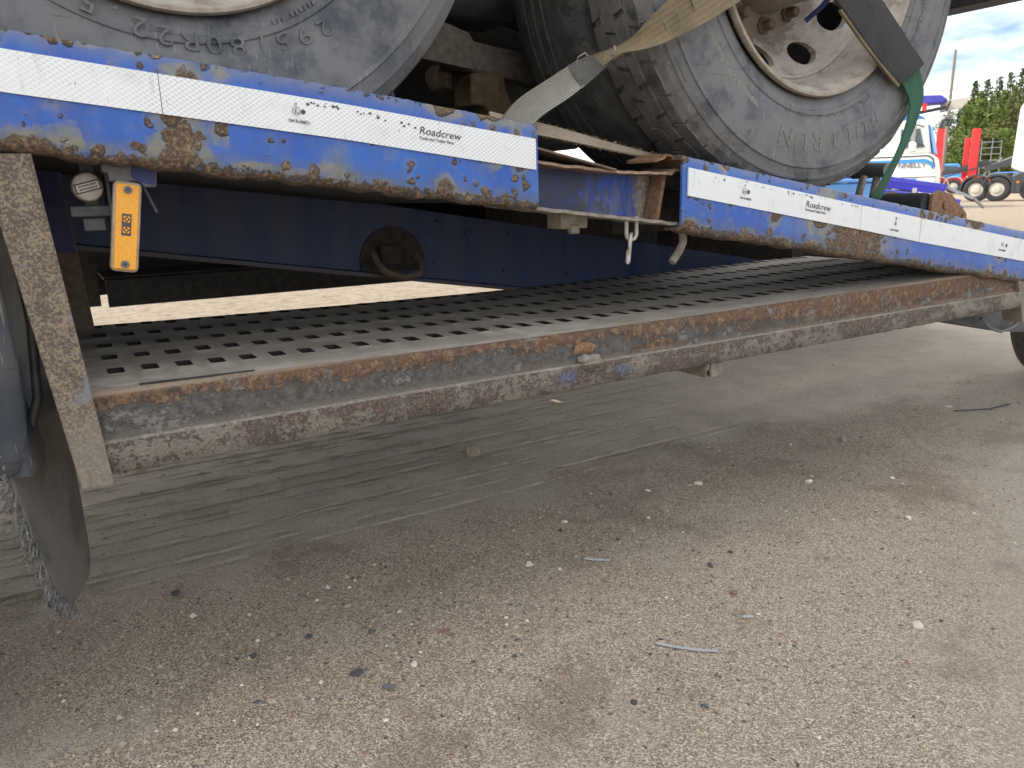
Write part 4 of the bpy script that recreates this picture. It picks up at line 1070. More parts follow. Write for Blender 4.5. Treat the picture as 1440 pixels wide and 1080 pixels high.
# ------------------------------------------------------------------ straps
def ribbon(stations, th=.003, n=8, sub=6, curl=.0):
    """stations: (centre, half-width vector); a woven band with a UV map (metres)"""
    C = [Vector(s[0]) for s in stations]; Wv = [Vector(s[1]) for s in stations]
    def cr(P, t):
        i = min(int(t), len(P)-2); f_ = t-i
        p0, p1, p2, p3 = P[max(0, i-1)], P[i], P[i+1], P[min(len(P)-1, i+2)]
        return .5*((2*p1)+(p2-p0)*f_+(2*p0-5*p1+4*p2-p3)*f_*f_+(3*p1-p0-3*p2+p3)*f_**3)
    N = (len(C)-1)*sub; verts = []; uvs = []; L_ = 0; last = None
    for k in range(N+1):
        t = k/N*(len(C)-1); c = cr(C, t); wv = cr(Wv, t)
        if last is not None: L_ += (c-last).length
        d = (cr(C, min(t+.01, len(C)-1))-cr(C, max(t-.01, 0))).normalized(); nn = d.cross(wv).normalized()
        wl = wv.length
        for i in range(n+1):
            s_ = i/n*2-1; p = c+wv*s_+nn*curl*(1-s_*s_); verts.append((p+nn*th/2, (L_, s_*wl)))
        for i in range(n, -1, -1):
            s_ = i/n*2-1; p = c+wv*s_+nn*curl*(1-s_*s_); verts.append((p-nn*th/2, (L_, s_*wl)))
        last = c
    k2 = 2*(n+1); fs = []
    for k in range(N):
        for i in range(k2):
            j = (i+1) % k2; fs.append((k*k2+i, k*k2+j, (k+1)*k2+j, (k+1)*k2+i))
    fs.append(tuple(range(k2-1, -1, -1))); fs.append(tuple(range(N*k2, (N+1)*k2)))
    return verts, fs
def band(name, stations, mat, parent, origin, **kw):
    V_, F_ = ribbon(stations, **kw); me = bpy.data.meshes.new(name)
    me.from_pydata([tuple(v-Vector(origin)) for v, _ in V_], [], F_); uv = me.uv_layers.new(name='UVMap')
    for l in me.loops: uv.data[l.index].uv = V_[l.vertex_index][1]
    me.materials.append(mat); me.polygons.foreach_set('use_smooth', [True]*len(me.polygons)); me.set_sharp_from_angle(angle=R(50)); me.update()
    o = bpy.data.objects.new(name, me); COL.objects.link(o); o.parent = parent; return o
def V(*a): return Vector(a)
o1 = (.765, .10, .96)
ST1 = thing('tie_down_strap', 'tan tie-down strap with grey ribbed sleeve, twisted across the rear tyre tread', 'strap', o1)
ax1 = V(.9, -.6, .5)
band('ribbed_sleeve', [(V(.752, .115, .955), V(.021, -.004, -.014)), (V(.790, .104, .998), V(.020, -.004, -.015)), (V(.845, .080, 1.035), V(.015, -.006, -.018)), (V(.880, .064, 1.060), V(.010, -.006, -.018))], M_WEB_SLEEVE, ST1, o1, th=.012, curl=.006)
band('mesh_sleeve', [(V(.868, .066, 1.052), V(.012, -.006, -.020)), (V(.895, .052, 1.070), V(.009, -.008, -.015)), (V(.925, .030, 1.090), V(.004, -.010, -.006))], M_WEB_DK, ST1, o1, th=.006, curl=.003)
band('webbing', [(V(.905, .044, 1.078), V(.006, -.008, -.010)), (V(.930, .024, 1.092), V(.003, -.008, -.006)), (V(.955, .004, 1.103), V(.004, -.004, -.011)), (V(.985, -.016, 1.124), V(.010, .002, -.022)), (V(1.03, -.030, 1.152), V(.015, .003, -.029)), (V(1.10, -.040, 1.192), V(.018, .003, -.034)), (V(1.20, -.045, 1.252), V(.020, .003, -.036)), (V(1.34, -.040, 1.345), V(.022, 0, -.036))], M_WEB_TAN, ST1, o1, th=.006, n=12, curl=.004)
for k in range(3):
    px = (1.02, 1.055, .993)[k]; MB().tube(rel([(px-.004+.003*j, -.032-.001*j-.004*(px > 1), 1.148+(px-1.02)*.6+.012-.008*j) for j in range(4)], o1), [.0005, .0018, .002, .0006], 6).build('crease', M_WEB_TAN, ST1, smooth=60)
MB().tube(rel([(.862, .05, 1.075), (.858, .04, 1.082), (.866, .03, 1.088), (.872, .03, 1.083)], o1), .0006, 5).tube(rel([(.926, .02, 1.094), (.922, .018, 1.101), (.918, .015, 1.098)], o1), .0006, 5).build('loose_thread', M_STITCH, ST1)
o2 = (1.70, .02, .80)
ST2 = thing('tie_down_strap', 'green tie-down strap with black ribbed sleeve over the rear wheel', 'strap', o2)
band('ribbed_sleeve', [(V(1.36, .0, 1.345), V(.050, 0, .030)), (V(1.455, -.022, 1.268), V(.051, 0, .022)), (V(1.528, -.026, 1.2235), V(.050, .0, .022)), (V(1.640, -.022, 1.152), V(.049, .0, .024)), (V(1.755, -.014, 1.090), V(.040, 0, .024))], M_WEB_BLK, ST2, o2, th=.007, n=14, curl=.003)
band('sleeve_edge', [(V(1.477, -.024, 1.200), V(.004, 0, .003)), (V(1.590, -.021, 1.127), V(.004, 0, .003)), (V(1.712, -.012, 1.063), V(.004, 0, .003))], M_WEB_TAN, ST2, o2, th=.006)
band('webbing', [(V(1.735, -.010, 1.105), V(.036, .0, .016)), (V(1.768, -.012, 1.068), V(.030, .0, .012)), (V(1.782, -.014, 1.030), V(.024, .0, .009)), (V(1.764, -.016, .975), V(.020, .0, .007)), (V(1.739, -.014, .922), V(.021, .004, .005)), (V(1.713, -.006, .870), V(.026, .008, .002)), (V(1.699, .010, .820), V(.030, .010, -.004)), (V(1.698, .045, .785), V(.030, .010, -.004))], M_WEB_GRN, ST2, o2, th=.004, n=12)
o4 = (.82, .12, .93)
ST3 = thing('flat_strap', 'flat frayed beige webbing strip lying between the two side beams', 'strap', o4)
band('webbing', [(V(.72, .12, .982), V(0, .004, .0125)), (V(.82, .12, .9665), V(0, .004, .0120)), (V(.90, .12, .953), V(0, .005, .0105)), (V(.98, .12, .938), V(0, .006, .0085)), (V(1.08, .12, .921), V(0, .008, .006)), (V(1.19, .12, .902), V(0, .010, .004))], M_WEB_BEI, ST3, o4, th=.004)
m = MB()
for k in range(140):
    x = rng.uniform(.80, 1.16); z = np.interp(x, [.82, .98, 1.19], [.9665, .938, .902]); e = np.interp(x, [.82, .98, 1.19], [.012, .0085, .004]); s_ = rng.choice([-1, 1])
    p = Vector((x-o4[0], .118-o4[1], z+s_*e-o4[2])); q = p+Vector((rng.normal(0, .002), -.002, s_*rng.uniform(.001, .004)))
    m.tube([p, q], .0004, 3)
m.build('frayed_fibres', M_WEB_BEI, ST3)['kind'] = 'stuff'
o5 = (.83, .3, .90)
PAP = thing('crumpled_label', 'scrap of white printed label on the deck behind the front beam end', 'label', o5)
MB().add(rel([(.80, .26, .925), (.87, .27, .905), (.855, .30, .945), (.815, .30, .955)], o5)+rel([(.80, .262, .924), (.87, .272, .904), (.855, .302, .944), (.815, .302, .954)], o5), [(0, 1, 2, 3), (7, 6, 5, 4), (0, 4, 5, 1), (1, 5, 6, 2), (2, 6, 7, 3), (3, 7, 4, 0)]).build('paper', M_TAPE2, PAP)
for k in range(4):
    MB().bar((.833+k*.008-o5[0], .262-o5[1], .924-k*.002-o5[2]), (.836+k*.008-o5[0], .270-o5[1], .934-k*.002-o5[2]), .003, .0015).build('print_bar', M_INK, PAP)

# ------------------------------------------------------------------ stones and litter
def stone_mesh(seed, flat=.6, sub=2):
    bm = bmesh.new(); bmesh.ops.create_icosphere(bm, subdivisions=sub, radius=1); rs = np.random.default_rng(seed)
    pl = [(Vector(rs.normal(0, 1, 3)).normalized(), rs.uniform(.55, .9)) for _ in range(9)]
    for v in bm.verts:
        for nn, d in pl:
            e = v.co.dot(nn)
            if e > d: v.co -= nn*(e-d)
        v.co *= 1+.10*mnoise.noise(v.co*2+Vector((seed, 0, 0))); v.co.z *= flat
    me = bpy.data.meshes.new('stone'); bm.to_mesh(me); bm.free(); return me
def gz(x, y):
    i = int(np.argmin(abs(gy-y))); j = int(np.argmin(abs(gx-x))); return float(Zg[i, j])
STN = [  # x, y, size, squash, material, label
 (1.132, 1.032, .031, .8, 'tan', 'largest lumpy grey-tan stone in the wheel tracks below the step'),
 (2.246, .435, .020, .45, 'grey', 'flat grey stone lying on the smooth dust under the rear of the step'),
 (.861, .254, .0105, .8, 'pale', 'cream angular stone in the middle of the foreground grit'),
 (1.826, .240, .012, .7, 'white', 'white stone on the dust right of the step bracket'),
 (1.357, -.389, .0115, .75, 'pale', 'pale wedge-shaped stone near the right edge of the foreground'),
 (1.558, .421, .013, .6, 'pale', 'pale oval stone at the edge of the smooth dust'),
 (1.40, .46, .011, .4, 'white', 'small white chip on the dust edge, left of the pale oval stone'),
 (.443, .318, .0085, .7, 'tan', 'tan pebble ahead of the mudflap in the gritty foreground'),
 (1.82, -.075, .010, .7, 'pale', 'single cream pebble far right in the foreground grit'),
 (.135, .585, .0115, .6, 'dark', 'dark charcoal lump on the grit beside the mudflap'),
 (.375, .075, .0135, .5, 'dark', 'flat black lump in the foreground, nearest the bottom edge'),
 (1.21, .02, .009, .5, 'dark', 'dark flat chip right of the bottom-centre of the foreground'),
 (.75, -.26, .0085, .5, 'dark', 'small black clod at the bottom edge of the picture'),
 (.57, .115, .010, .4, 'red', 'reddish-brown flat stone in the left-centre foreground'),
 (1.16, -.10, .0095, .6, 'red', 'rusty pink stone right of the grey plastic strips'),
 (.28, .19, .0065, .7, 'tan', 'tan pebble below the little cluster of white chips'),
 (.245, .285, .0055, .6, 'white', 'white chip in the cluster ahead of the mudflap'),
 (.53, .21, .012, .8, 'grey', 'upright grey-brown flake of stone left of centre'),
 (.335, .245, .0075, .6, 'dark', 'dark chip in the cluster of pebbles ahead of the mudflap'),
 (.225, .235, .008, .6, 'dark', 'dark pebble nearest the pale crusty patch'),
 (1.03, .37, .008, .5, 'dark', 'black chip above the two grey strips'),
 (1.07, .41, .0085, .6, 'white', 'white chip among dark chips at the edge of the dust'),
 (.475, .045, .009, .5, 'pale', 'flat cream flake at the bottom left-centre'),
 (1.30, .045, .007, .5, 'dark', 'small dark clod right of centre'),
 (2.05, .12, .009, .5, 'white', 'whitish chip near the right edge of the picture'),
 (2.9, .45, .012, .4, 'white', 'small white flake on the far dust below the rear mudguard'),
]
for k, (x, y, sz, fl, mt, lab) in enumerate(STN):
    me = stone_mesh(k+11, 1.); me.materials.append(M_ST[mt])
    if k in (0,): me.polygons.foreach_set('use_smooth', [True]*len(me.polygons))
    o = bpy.data.objects.new('stone', me); COL.objects.link(o); a = rng.uniform(.85, 1.25)
    o.scale = (sz*a, sz/a, sz*fl); o.rotation_euler = (rng.normal(0, .12), rng.normal(0, .12), rng.uniform(0, 6)); o.location = (x, y, gz(x, y)+sz*fl*.45)
    tag(o, lab, 'stone', 'loose stones on the ground')
def shard(pts, wd, lab, mat=M_GREYPL):
    c = pts[0]; o = thing('plastic_strip', lab, 'litter', (c[0], c[1], gz(c[0], c[1])), group='grey plastic litter')
    rings = []
    for i, p in enumerate(pts):
        q = pts[min(i+1, len(pts)-1)]; p0 = pts[max(i-1, 0)]; d = Vector((q[0]-p0[0], q[1]-p0[1], 0)).normalized(); nn = Vector((-d.y, d.x, 0))*wd
        b = Vector((p[0]-c[0], p[1]-c[1], p[2]))
        rings.append([b-nn, b+nn, b+nn+Vector((0, 0, .0025)), b-nn+Vector((0, 0, .0025))])
    MB().loft(rings).build('strip', mat, o)
M_STRIP = simple('grey_shiny_strip', (.33, .36, .40), (.46, .48, .50), 50, .4, 0, .2)
shard([(.985, .205, .004), (1.0, .185, .005), (1.03, .165, .003)], .004, 'short grey plastic strip beside the cream angular stone', M_STRIP)
shard([(.895, -.150, .003), (.915, -.180, .004), (.945, -.213, .004), (.975, -.235, .003)], .0025, 'long thin curved grey strip in the right-centre foreground', M_STRIP)
shard([(1.10, -.178, .003), (1.118, -.190, .004)], .0035, 'tiny grey strip fragment right of the long curved strip', M_STRIP)
shard([(2.85, .40, .003), (2.98, .34, .003), (3.1, .33, .004)], .004, 'dark twig-like strip on the dust towards the right edge', M_BLACK)
shard([(.40, .01, .004), (.415, -.01, .008)], .006, 'small angular grey shard beside the flat black lump', M_GREYPL)
# loose grit: thousands of grains nobody could count
def grit(name, n, region, smin, smax, mats, lab):
    x0, x1, y0, y1 = region; m = MB()
    base = [(1, 0, 0), (0, 1, 0), (-1, 0, 0), (0, -1, 0), (0, 0, 1), (0, 0, -.6)]; F_ = [(0, 1, 4), (1, 2, 4), (2, 3, 4), (3, 0, 4), (1, 0, 5), (2, 1, 5), (3, 2, 5), (0, 3, 5)]
    vs = []; fs = []; mi = []
    xs, ys = rng.uniform(x0, x1, n), rng.uniform(y0, y1, n)
    for k in range(n):
        if ys[k] > .62+.12*nz(xs[k]*1.3, 3) and rng.random() < .82: continue
        s_ = smin+(smax-smin)*rng.random()**3.2; a = rng.uniform(0, 6.3); ca, sa = math.cos(a)*s_, math.sin(a)*s_
        g = gz(xs[k], ys[k]); o_ = len(vs)
        for b in base:
            jx, jy, jz = (1+rng.uniform(-.35, .35) for _ in range(3))
            vs.append((xs[k]+(b[0]*ca-b[1]*sa)*jx, ys[k]+(b[0]*sa+b[1]*ca)*jy, g+(b[2]*.7+.12)*s_*jz))
        fs += [tuple(i+o_ for i in f_) for f_ in F_]; mi += [rng.choice(len(mats), p=[.60, .26, .07, .03, .04])]*8
    me = bpy.data.meshes.new(name); me.from_pydata(vs, [], fs)
    for q in mats: me.materials.append(q)
    me.polygons.foreach_set('material_index', [int(i) for i in mi]); me.update()
    o = bpy.data.objects.new(name, me); COL.objects.link(o); tag(o, lab, 'gravel', kind='stuff'); return o
M_ = None
MG = [M_ST['tan'], M_ST['grey'], M_ST['pale'], M_ST['dark'], M_ST['red']]
grit('gravel', 15000, (-.4, 3.4, -.85, 1.9), .0010, .0058, MG, 'loose sandy grit scattered over the ground')
grit('gravel', 420, (-.1, .75, -.2, .5), .003, .0085, MG, 'small mixed pebbles clustered ahead of the mudflap')
grit('gravel', 160, (.85, 1.35, .2, .55), .0025, .0075, MG, 'small dark and white pebbles at the edge of the smooth dust')

# ------------------------------------------------------------------ yard behind
F_PX = 1081.
def spot(px, d):
    """ground point seen in picture column px at depth d, and the heading that faces it"""
    py = 254-(px-1390)*.0288
    r_ = fw*F_PX+CR*(px-720)-CU*(py-540); p = Vector((0, -CD, CH))+r_*(d/F_PX)
    return Vector((p.x, p.y, 0)), math.atan2(r_.y, r_.x)-PI/2
def pm(name, c, rough=.45, c2=None): return simple(name, c, c2 or tuple(k*.85 for k in c), 3, rough, 0, 0)
M_WHITE = pm('truck_white', (.78, .78, .77)); M_SKYB = pm('truck_sky_blue', (.05, .30, .72)); M_RED = pm('truck_red', (.62, .025, .03))
M_DEEPB = pm('trailer_deep_blue', (.05, .05, .42)); M_DKGREY = pm('truck_dark_grey', (.05, .055, .065)); M_GLASS = pm('truck_glass', (.06, .09, .11), .08)
M_TYREB = pm('far_tyre', (.035, .036, .038), .85); M_ORANGE = pm('orange_lens', (.85, .26, .02), .3); M_CREAM = pm('cream_panel', (.55, .52, .45)); M_MID = pm('mid_grey', (.30, .31, .32)); M_MIDB = pm('mid_blue_paint', (.10, .27, .60))
M_POLE = simple('weathered_pole', (.16, .14, .12), (.24, .21, .18), 20, .9)
def wheel(parent, x, z, r_, y, wd=.3):
    o = MB().lathe([(r_*.55, .02), (r_*.62, 0), (r_*.92, 0), (r_, .03), (r_, wd-.03), (r_*.92, wd), (r_*.55, wd)], 32, (x, y, z)).build('wheel', M_TYREB, parent, smooth=40)
    MB().lathe([(r_*.56, .02), (r_*.5, .06), (r_*.32, .04), (r_*.28, -.01), (r_*.12, -.02), (0, -.02)], 24, (x, y, z)).build('rim', M_CREAM, o, smooth=40)
    return o
# white cab with blue stripes
p, hd = spot(1275, 25)
CAB = thing('lettered_truck', 'white and blue truck cab with dark lettering on its door, beyond the green strap', 'truck', p, hd+R(-4))
body = [(-2.2, .62), (-2.2, 1.72), (.62, 1.72), (.76, 1.60), (.84, 1.2), (.86, .62)]
MB().prism(body, 0, 2.4).build('lower_body', M_WHITE, CAB, bevel=.05)
MB().prism([(-2.2, 1.722), (-2.2, 2.72), (.30, 2.80), (.44, 2.70), (.62, 1.722)], .04, 2.36).build('cab_top', M_WHITE, CAB, bevel=.05)
MB().prism([(-.30, 1.92), (-.30, 2.50), (.24, 2.50), (.40, 1.92)], .025, .06).build('side_window', M_GLASS, CAB)
MB().prism([(.475, 2.60), (.50, 2.62), (.70, 1.76), (.665, 1.74)], .12, 2.28).build('windscreen', M_SKYB, CAB)
MB().prism([(-2.2, 1.42), (-2.2, 1.56), (.5, 1.56), (.70, 1.44), (.76, 1.25), (.70, 1.25), (.62, 1.36), (.46, 1.45)], -.012, .0).build('blue_stripe', M_SKYB, CAB)
MB().prism([(-2.2, 1.68), (.55, 1.68), (.70, 1.58), (.78, 1.30), (.75, 1.30), (.67, 1.55), (.53, 1.64), (-2.2, 1.64)], -.012, 0).build('waist_line', M_DKGREY, CAB)
MB().box(-2.2, .80, -.012, 0, .985, 1.01).build('sill_line', M_DKGREY, CAB)
vs, fs, wd = glyphs('NNELLY', .20, .004, 0, 1.12)
MB().add([(-.30+x, -.014-c, 1.30+z) for x, z, c in vs], fs).build('lettering', M_DKGREY, CAB)
MB().prism([(-.35, .96), (.26, .96), (.20, .74), (-.05, .70), (-.35, .72)], -.014, -.001).build('blue_panel', M_SKYB, CAB)
MB().box(.36, .80, -.03, .30, .30, .975).build('bumper', M_WHITE, CAB, bevel=.03)
MB().box(.47, .56, -.045, -.028, .70, .86).build('indicator', M_ORANGE, CAB)
MB().prism([(-.55, 2.79), (-.42, 3.12), (-.2, 3.14), (.30, 2.86), (.34, 2.79)], .2, 2.2).build('roof_deflector', M_SKYB, CAB, bevel=.03)
MB().prism([(-.02, 1.78), (-.02, 2.08), (.10, 2.12), (.20, 2.05), (.20, 1.80)], -.30, -.18).build('mirror', M_WHITE, CAB, bevel=.03)
MB().prism([(.02, 2.10), (.02, 2.66), (.16, 2.66), (.16, 2.10)], -.28, -.18).build('mirror', M_MID, CAB, bevel=.03)
MB().bar((.1, -.24, 2.1), (.42, .06, 1.95), .03, .03).bar((.1, -.24, 2.62), (.36, .06, 2.55), .03, .03).build('mirror_arm', M_DKGREY, CAB)
wheel(CAB, -.9, .5, .5, -.02); MB().box(-2.2, .6, .3, 2.2, .45, .63).build('chassis', M_DKGREY, CAB)
# upper deck over the cab
MB().prism([(-.9, 3.20), (-.9, 3.30), (-.3, 3.52), (.75, 3.46), (.92, 3.34), (.80, 3.24)], -.1, .9).build('head_ramp', M_DEEPB, CAB, bevel=.02)
MB().prism([(.70, 3.00), (.70, 3.36), (1.5, 3.44), (1.46, 3.28), (1.30, 3.10)], .95, 1.0).build('ramp_panel', M_CREAM, CAB)
MB().box(.25, .38, -.12, -.05, 3.02, 3.24).build('marker', M_RED, CAB)
MB().bar((.1, .4, 3.0), (.9, .4, 3.12), .08, .1).bar((.9, .4, 3.0), (1.0, .4, 3.3), .06, .06).build('ramp_linkage', M_DKGREY, CAB)
# low blue transporter trailer in front of the cab
p, hd = spot(1292, 15)
BT = thing('blue_trailer', 'low bright blue transporter trailer parked in front of the white and blue cab', 'trailer', p, hd)
MB().bar((-1.6, 0, 1.12), (.48, 0, .74), .10, .10).build('ramp_rail', M_DEEPB, BT, bevel=.01)
MB().bar((-1.6, .6, 1.0), (.48, .6, .66), .10, .16).build('ramp_rail', M_DEEPB, BT, bevel=.01)
MB().bar((-1.6, -.3, .86), (.72, -.5, .46), .22, .10).build('deck_rail', M_DEEPB, BT, bevel=.01)
MB().hexa([(-1.6, -1.1, .62), (.75, -1.1, .40), (.75, 1.0, .40), (-1.6, 1.0, .62)], [(-1.6, -1.1, .50), (.75, -1.1, .30), (.75, 1.0, .30), (-1.6, 1.0, .50)]).build('deck', M_DEEPB, BT)
MB().hexa([(-1.6, -1.2, .50), (.60, -1.2, .33), (.60, -1.15, .33), (-1.6, -1.15, .50)], [(-1.6, -1.2, .42), (.60, -1.2, .27), (.60, -1.15, .27), (-1.6, -1.15, .42)]).build('white_tape', M_WHITE, BT)
MB().box(-.10, -.02, -.35, -.25, .60, .74).build('bracket', M_CREAM, BT); MB().box(.36, .46, -.58, -.50, .50, .55).build('marker_lamp', M_ORANGE, BT)
MB().bar((.48, 0, .74), (.95, 0, .52), .05, .05).bar((.95, 0, .52), (1.15, .2, .34), .04, .04).build('loading_arm', M_MID, BT)
for x in (-1.2, -.4): wheel(BT, x, .33, .33, -.6, .25)
# blue chock box on the far side of our trailer's deck
p, hd = spot(1206, 7.5)
BX = thing('blue_crate', 'sky blue crate glimpsed between the rear tyre and the trailer beam', 'crate', p, hd)
MB().box(-.32, .24, 0, .5, .02, .86).build('shell', M_MIDB, BX, bevel=.02); MB().box(-.34, .26, -.02, .52, .862, .90).build('lid', M_MIDB, BX, bevel=.01)
# red transporters
def red_transporter(px, d, lab, posts, yaw, decks=True):
    p, hd = spot(px, d); o = thing('red_transporter', lab, 'car transporter', p, hd+R(yaw), 'red car transporters in the yard')
    for (x, y, h, wd) in posts:
        MB().hexa([(x-wd/2, y, .5), (x+wd/2, y, .5), (x+wd/2, y+.35, .5), (x-wd/2, y+.35, .5)], [(x-wd/2, y, h), (x+wd/2, y, h), (x+wd/2, y+.35, h), (x-wd/2, y+.35, h)]).build('lift_post', M_RED, o, bevel=.03)
    return o
RT = red_transporter(1357, 50, 'red car transporter with tall lift posts and black sloping ramps', [(.35, 0, 4.05, .50), (-.10, 1.9, 3.6, .32)], 0)
MB().box(-2.9, 1.2, 0, 2.4, .45, 1.05).build('chassis', M_RED, RT, bevel=.05)
for x in (-2.35, -1.5, -.65):
    wheel(RT, x, .50, .45, -.06); MB().lathe([(.55, -.08), (.60, -.08), (.60, .3), (.55, .3)], 20, (x, 0, .55), (0, PI)).build('mudguard', M_CREAM, RT)
MB().bar((-2.8, .3, .95), (1.2, .3, 2.05), .16, .22).bar((-2.6, 1.6, 1.05), (3.6, 1.6, 2.35), .3, .20).build('ramp', M_DKGREY, RT)
MB().bar((-1.6, .1, 1.0), (.8, .1, 1.7), .3, .07).bar((1.0, .1, 1.55), (4.0, .2, 2.25), .5, .35).build('ramp', M_DKGREY, RT)
MB().bar((.9, -.05, 1.6), (2.5, -.05, 2.25), .06, .08).bar((1.0, -.05, 1.2), (1.9, -.05, 2.2), .06, .08).build('ramp_strut', M_MID, RT)
RT2 = red_transporter(1312, 33, 'red lift post and chassis of a transporter just right of the lettered cab', [(.10, 0, 3.0, .28)], -10)
MB().hexa([(-.35, 0, .3), (.25, 0, .3), (.25, .5, .3), (-.35, .5, .3)], [(-.25, 0, 1.15), (.15, 0, 1.15), (.15, .5, 1.15), (-.25, .5, 1.15)]).build('foot', M_RED, RT2, bevel=.03)
MB().tube([(.05, .1, 3.0), (.12, .1, 3.3), (.25, .1, 3.42), (.42, .1, 3.36)], .10, 8).tube([(.25, .1, 3.1), (.30, .1, 3.3)], .14, 8).build('hose_bundle', M_DKGREY, RT2, smooth=50)
MB().box(-1.4, -.2, .1, .6, .6, .95).build('chassis', M_RED, RT2, bevel=.04); wheel(RT2, -.8, .48, .48, .0)
# white tractor unit
p, hd = spot(1398, 31)
WT = thing('white_tractor_unit', 'white tractor unit with dark chassis and twin rear wheels at the right edge', 'truck', p, hd+R(-8))
for x in (-.62, .12): wheel(WT, x, .48, .48, 0, .5)
wheel(WT, 1.35, .48, .48, 0)
MB().lathe([(.53, -.02), (.60, -.02), (.60, .55), (.53, .55)], 30, (-.62, 0, .48), (R(20), R(200))).lathe([(.53, -.02), (.60, -.02), (.60, .55), (.53, .55)], 30, (.12, 0, .48), (R(-10), R(165))).build('mudguard', M_DKGREY, WT, smooth=40)
MB().prism([(.60, .30), (.60, 1.02), (1.0, 1.15), (1.10, .30)], .0, .6).build('fuel_tank', M_DKGREY, WT, bevel=.05)
MB().prism([(-.9, .60), (-.9, .95), (2.8, 1.05), (2.8, .55)], .55, 1.9).build('chassis', M_DKGREY, WT, bevel=.03)
MB().box(.78, .86, -.02, 0, .70, .78).build('side_marker', M_ORANGE, WT); MB().box(-.16, -.12, -.045, -.022, .80, .88).build('reflector', M_RED, WT)
MB().prism([(.52, 1.28), (.60, 3.55), (1.0, 4.25), (2.6, 4.2), (2.7, .6), (1.25, .55), (.98, 1.05)], .02, 2.4).build('cab', M_WHITE, WT, bevel=.08)
MB().prism([(.88, 2.2), (.92, 3.15), (.97, 3.15), (.93, 2.2)], -.005, .03).build('deflector_gap', M_DKGREY, WT)
MB().box(-.3, .5, .7, 1.5, .95, 1.12).build('fifth_wheel', M_DKGREY, WT, bevel=.05)
# pale vans and cars beyond the ramps
for px, d, lab, mt, dim in ((1335, 62, 'pale blue van standing behind the sloping black ramp', M_SKYB, (2.2, 2.2)), (1341, 75, 'small white car far behind the red transporter', M_WHITE, (3.4, 1.5)), (1416, 70, 'blue car glimpsed under the cab of the white tractor unit', M_SKYB, (3.0, 1.5)), (1331, 78, 'white van with blue-grey side beside the red lift post', M_WHITE, (1.5, 2.55))):
    p, hd = spot(px, d); o = thing('parked_vehicle', lab, 'vehicle', p, hd, 'vehicles parked far back')
    l, h = dim
    MB().prism([(-l/2, .35), (-l/2, h*.62), (-l*.36, h), (l*.25, h), (l*.42, h*.62), (l/2, h*.5), (l/2, .35)], 0, 1.7).build('body', mt, o, bevel=.08)
    MB().prism([(-l*.33, h*.64), (-l*.29, h*.92), (l*.20, h*.92), (l*.34, h*.64)], -.01, .01).build('side_window', M_GLASS, o)
    for x in (-l*.3, l*.3): wheel(o, x, .33, .33, -.03, .22)
# yard fence, scaffold tower, poles
p, hd = spot(1360, 82)
FN = thing('yard_fence', 'pale mesh fence running along the back of the yard below the trees', 'fence', p, hd)
for k in range(15): MB().box(-14+k*2.4, -13.94+k*2.4, 0, .06, 0, 2.0).build('post', M_MID, FN)
for z in (.3, .72, 1.14, 1.56, 1.95): MB().box(-14, 20, -.03, -.003, z, z+.045).build('rail', M_MID, FN)
p, hd = spot(1389, 64)
SC = thing('scaffold_rack', 'light steel ladder rack standing right of the red lift post', 'rack', p, hd)
for x in (-.75, 0, .65): MB().box(x, x+.06, 0, .06, 0, 4.2-.3*abs(x)).build('upright', M_MID, SC)
for z in (1.9, 2.4, 2.9, 3.4, 3.85): MB().box(-.69, .65, -.02, .0, z, z+.05).build('rung', M_MID, SC)
for px, d, h, r_, lab, lean in ((1323.5, 55, 9.6, .11, 'taller of the two dark poles above the lettered truck', .06), (1322.5, 58, 9.0, .07, 'shorter thin pole beside the tall dark pole', .05)):
    p, hd = spot(px, d); o = thing('utility_pole', lab, 'pole', p, hd, 'poles above the yard')
    MB().tube([(0, 0, 0), (lean*.5, 0, h/2), (lean, 0, h)], [r_*1.2, r_, r_*.8], 10).build('shaft', M_POLE, o, smooth=50)
    MB().box(-.75, .1, -.04, .04, h*.55, h*.55+.06).box(-.6, .1, -.04, .04, h*.72, h*.72+.06).build('crossarm', M_POLE, o)

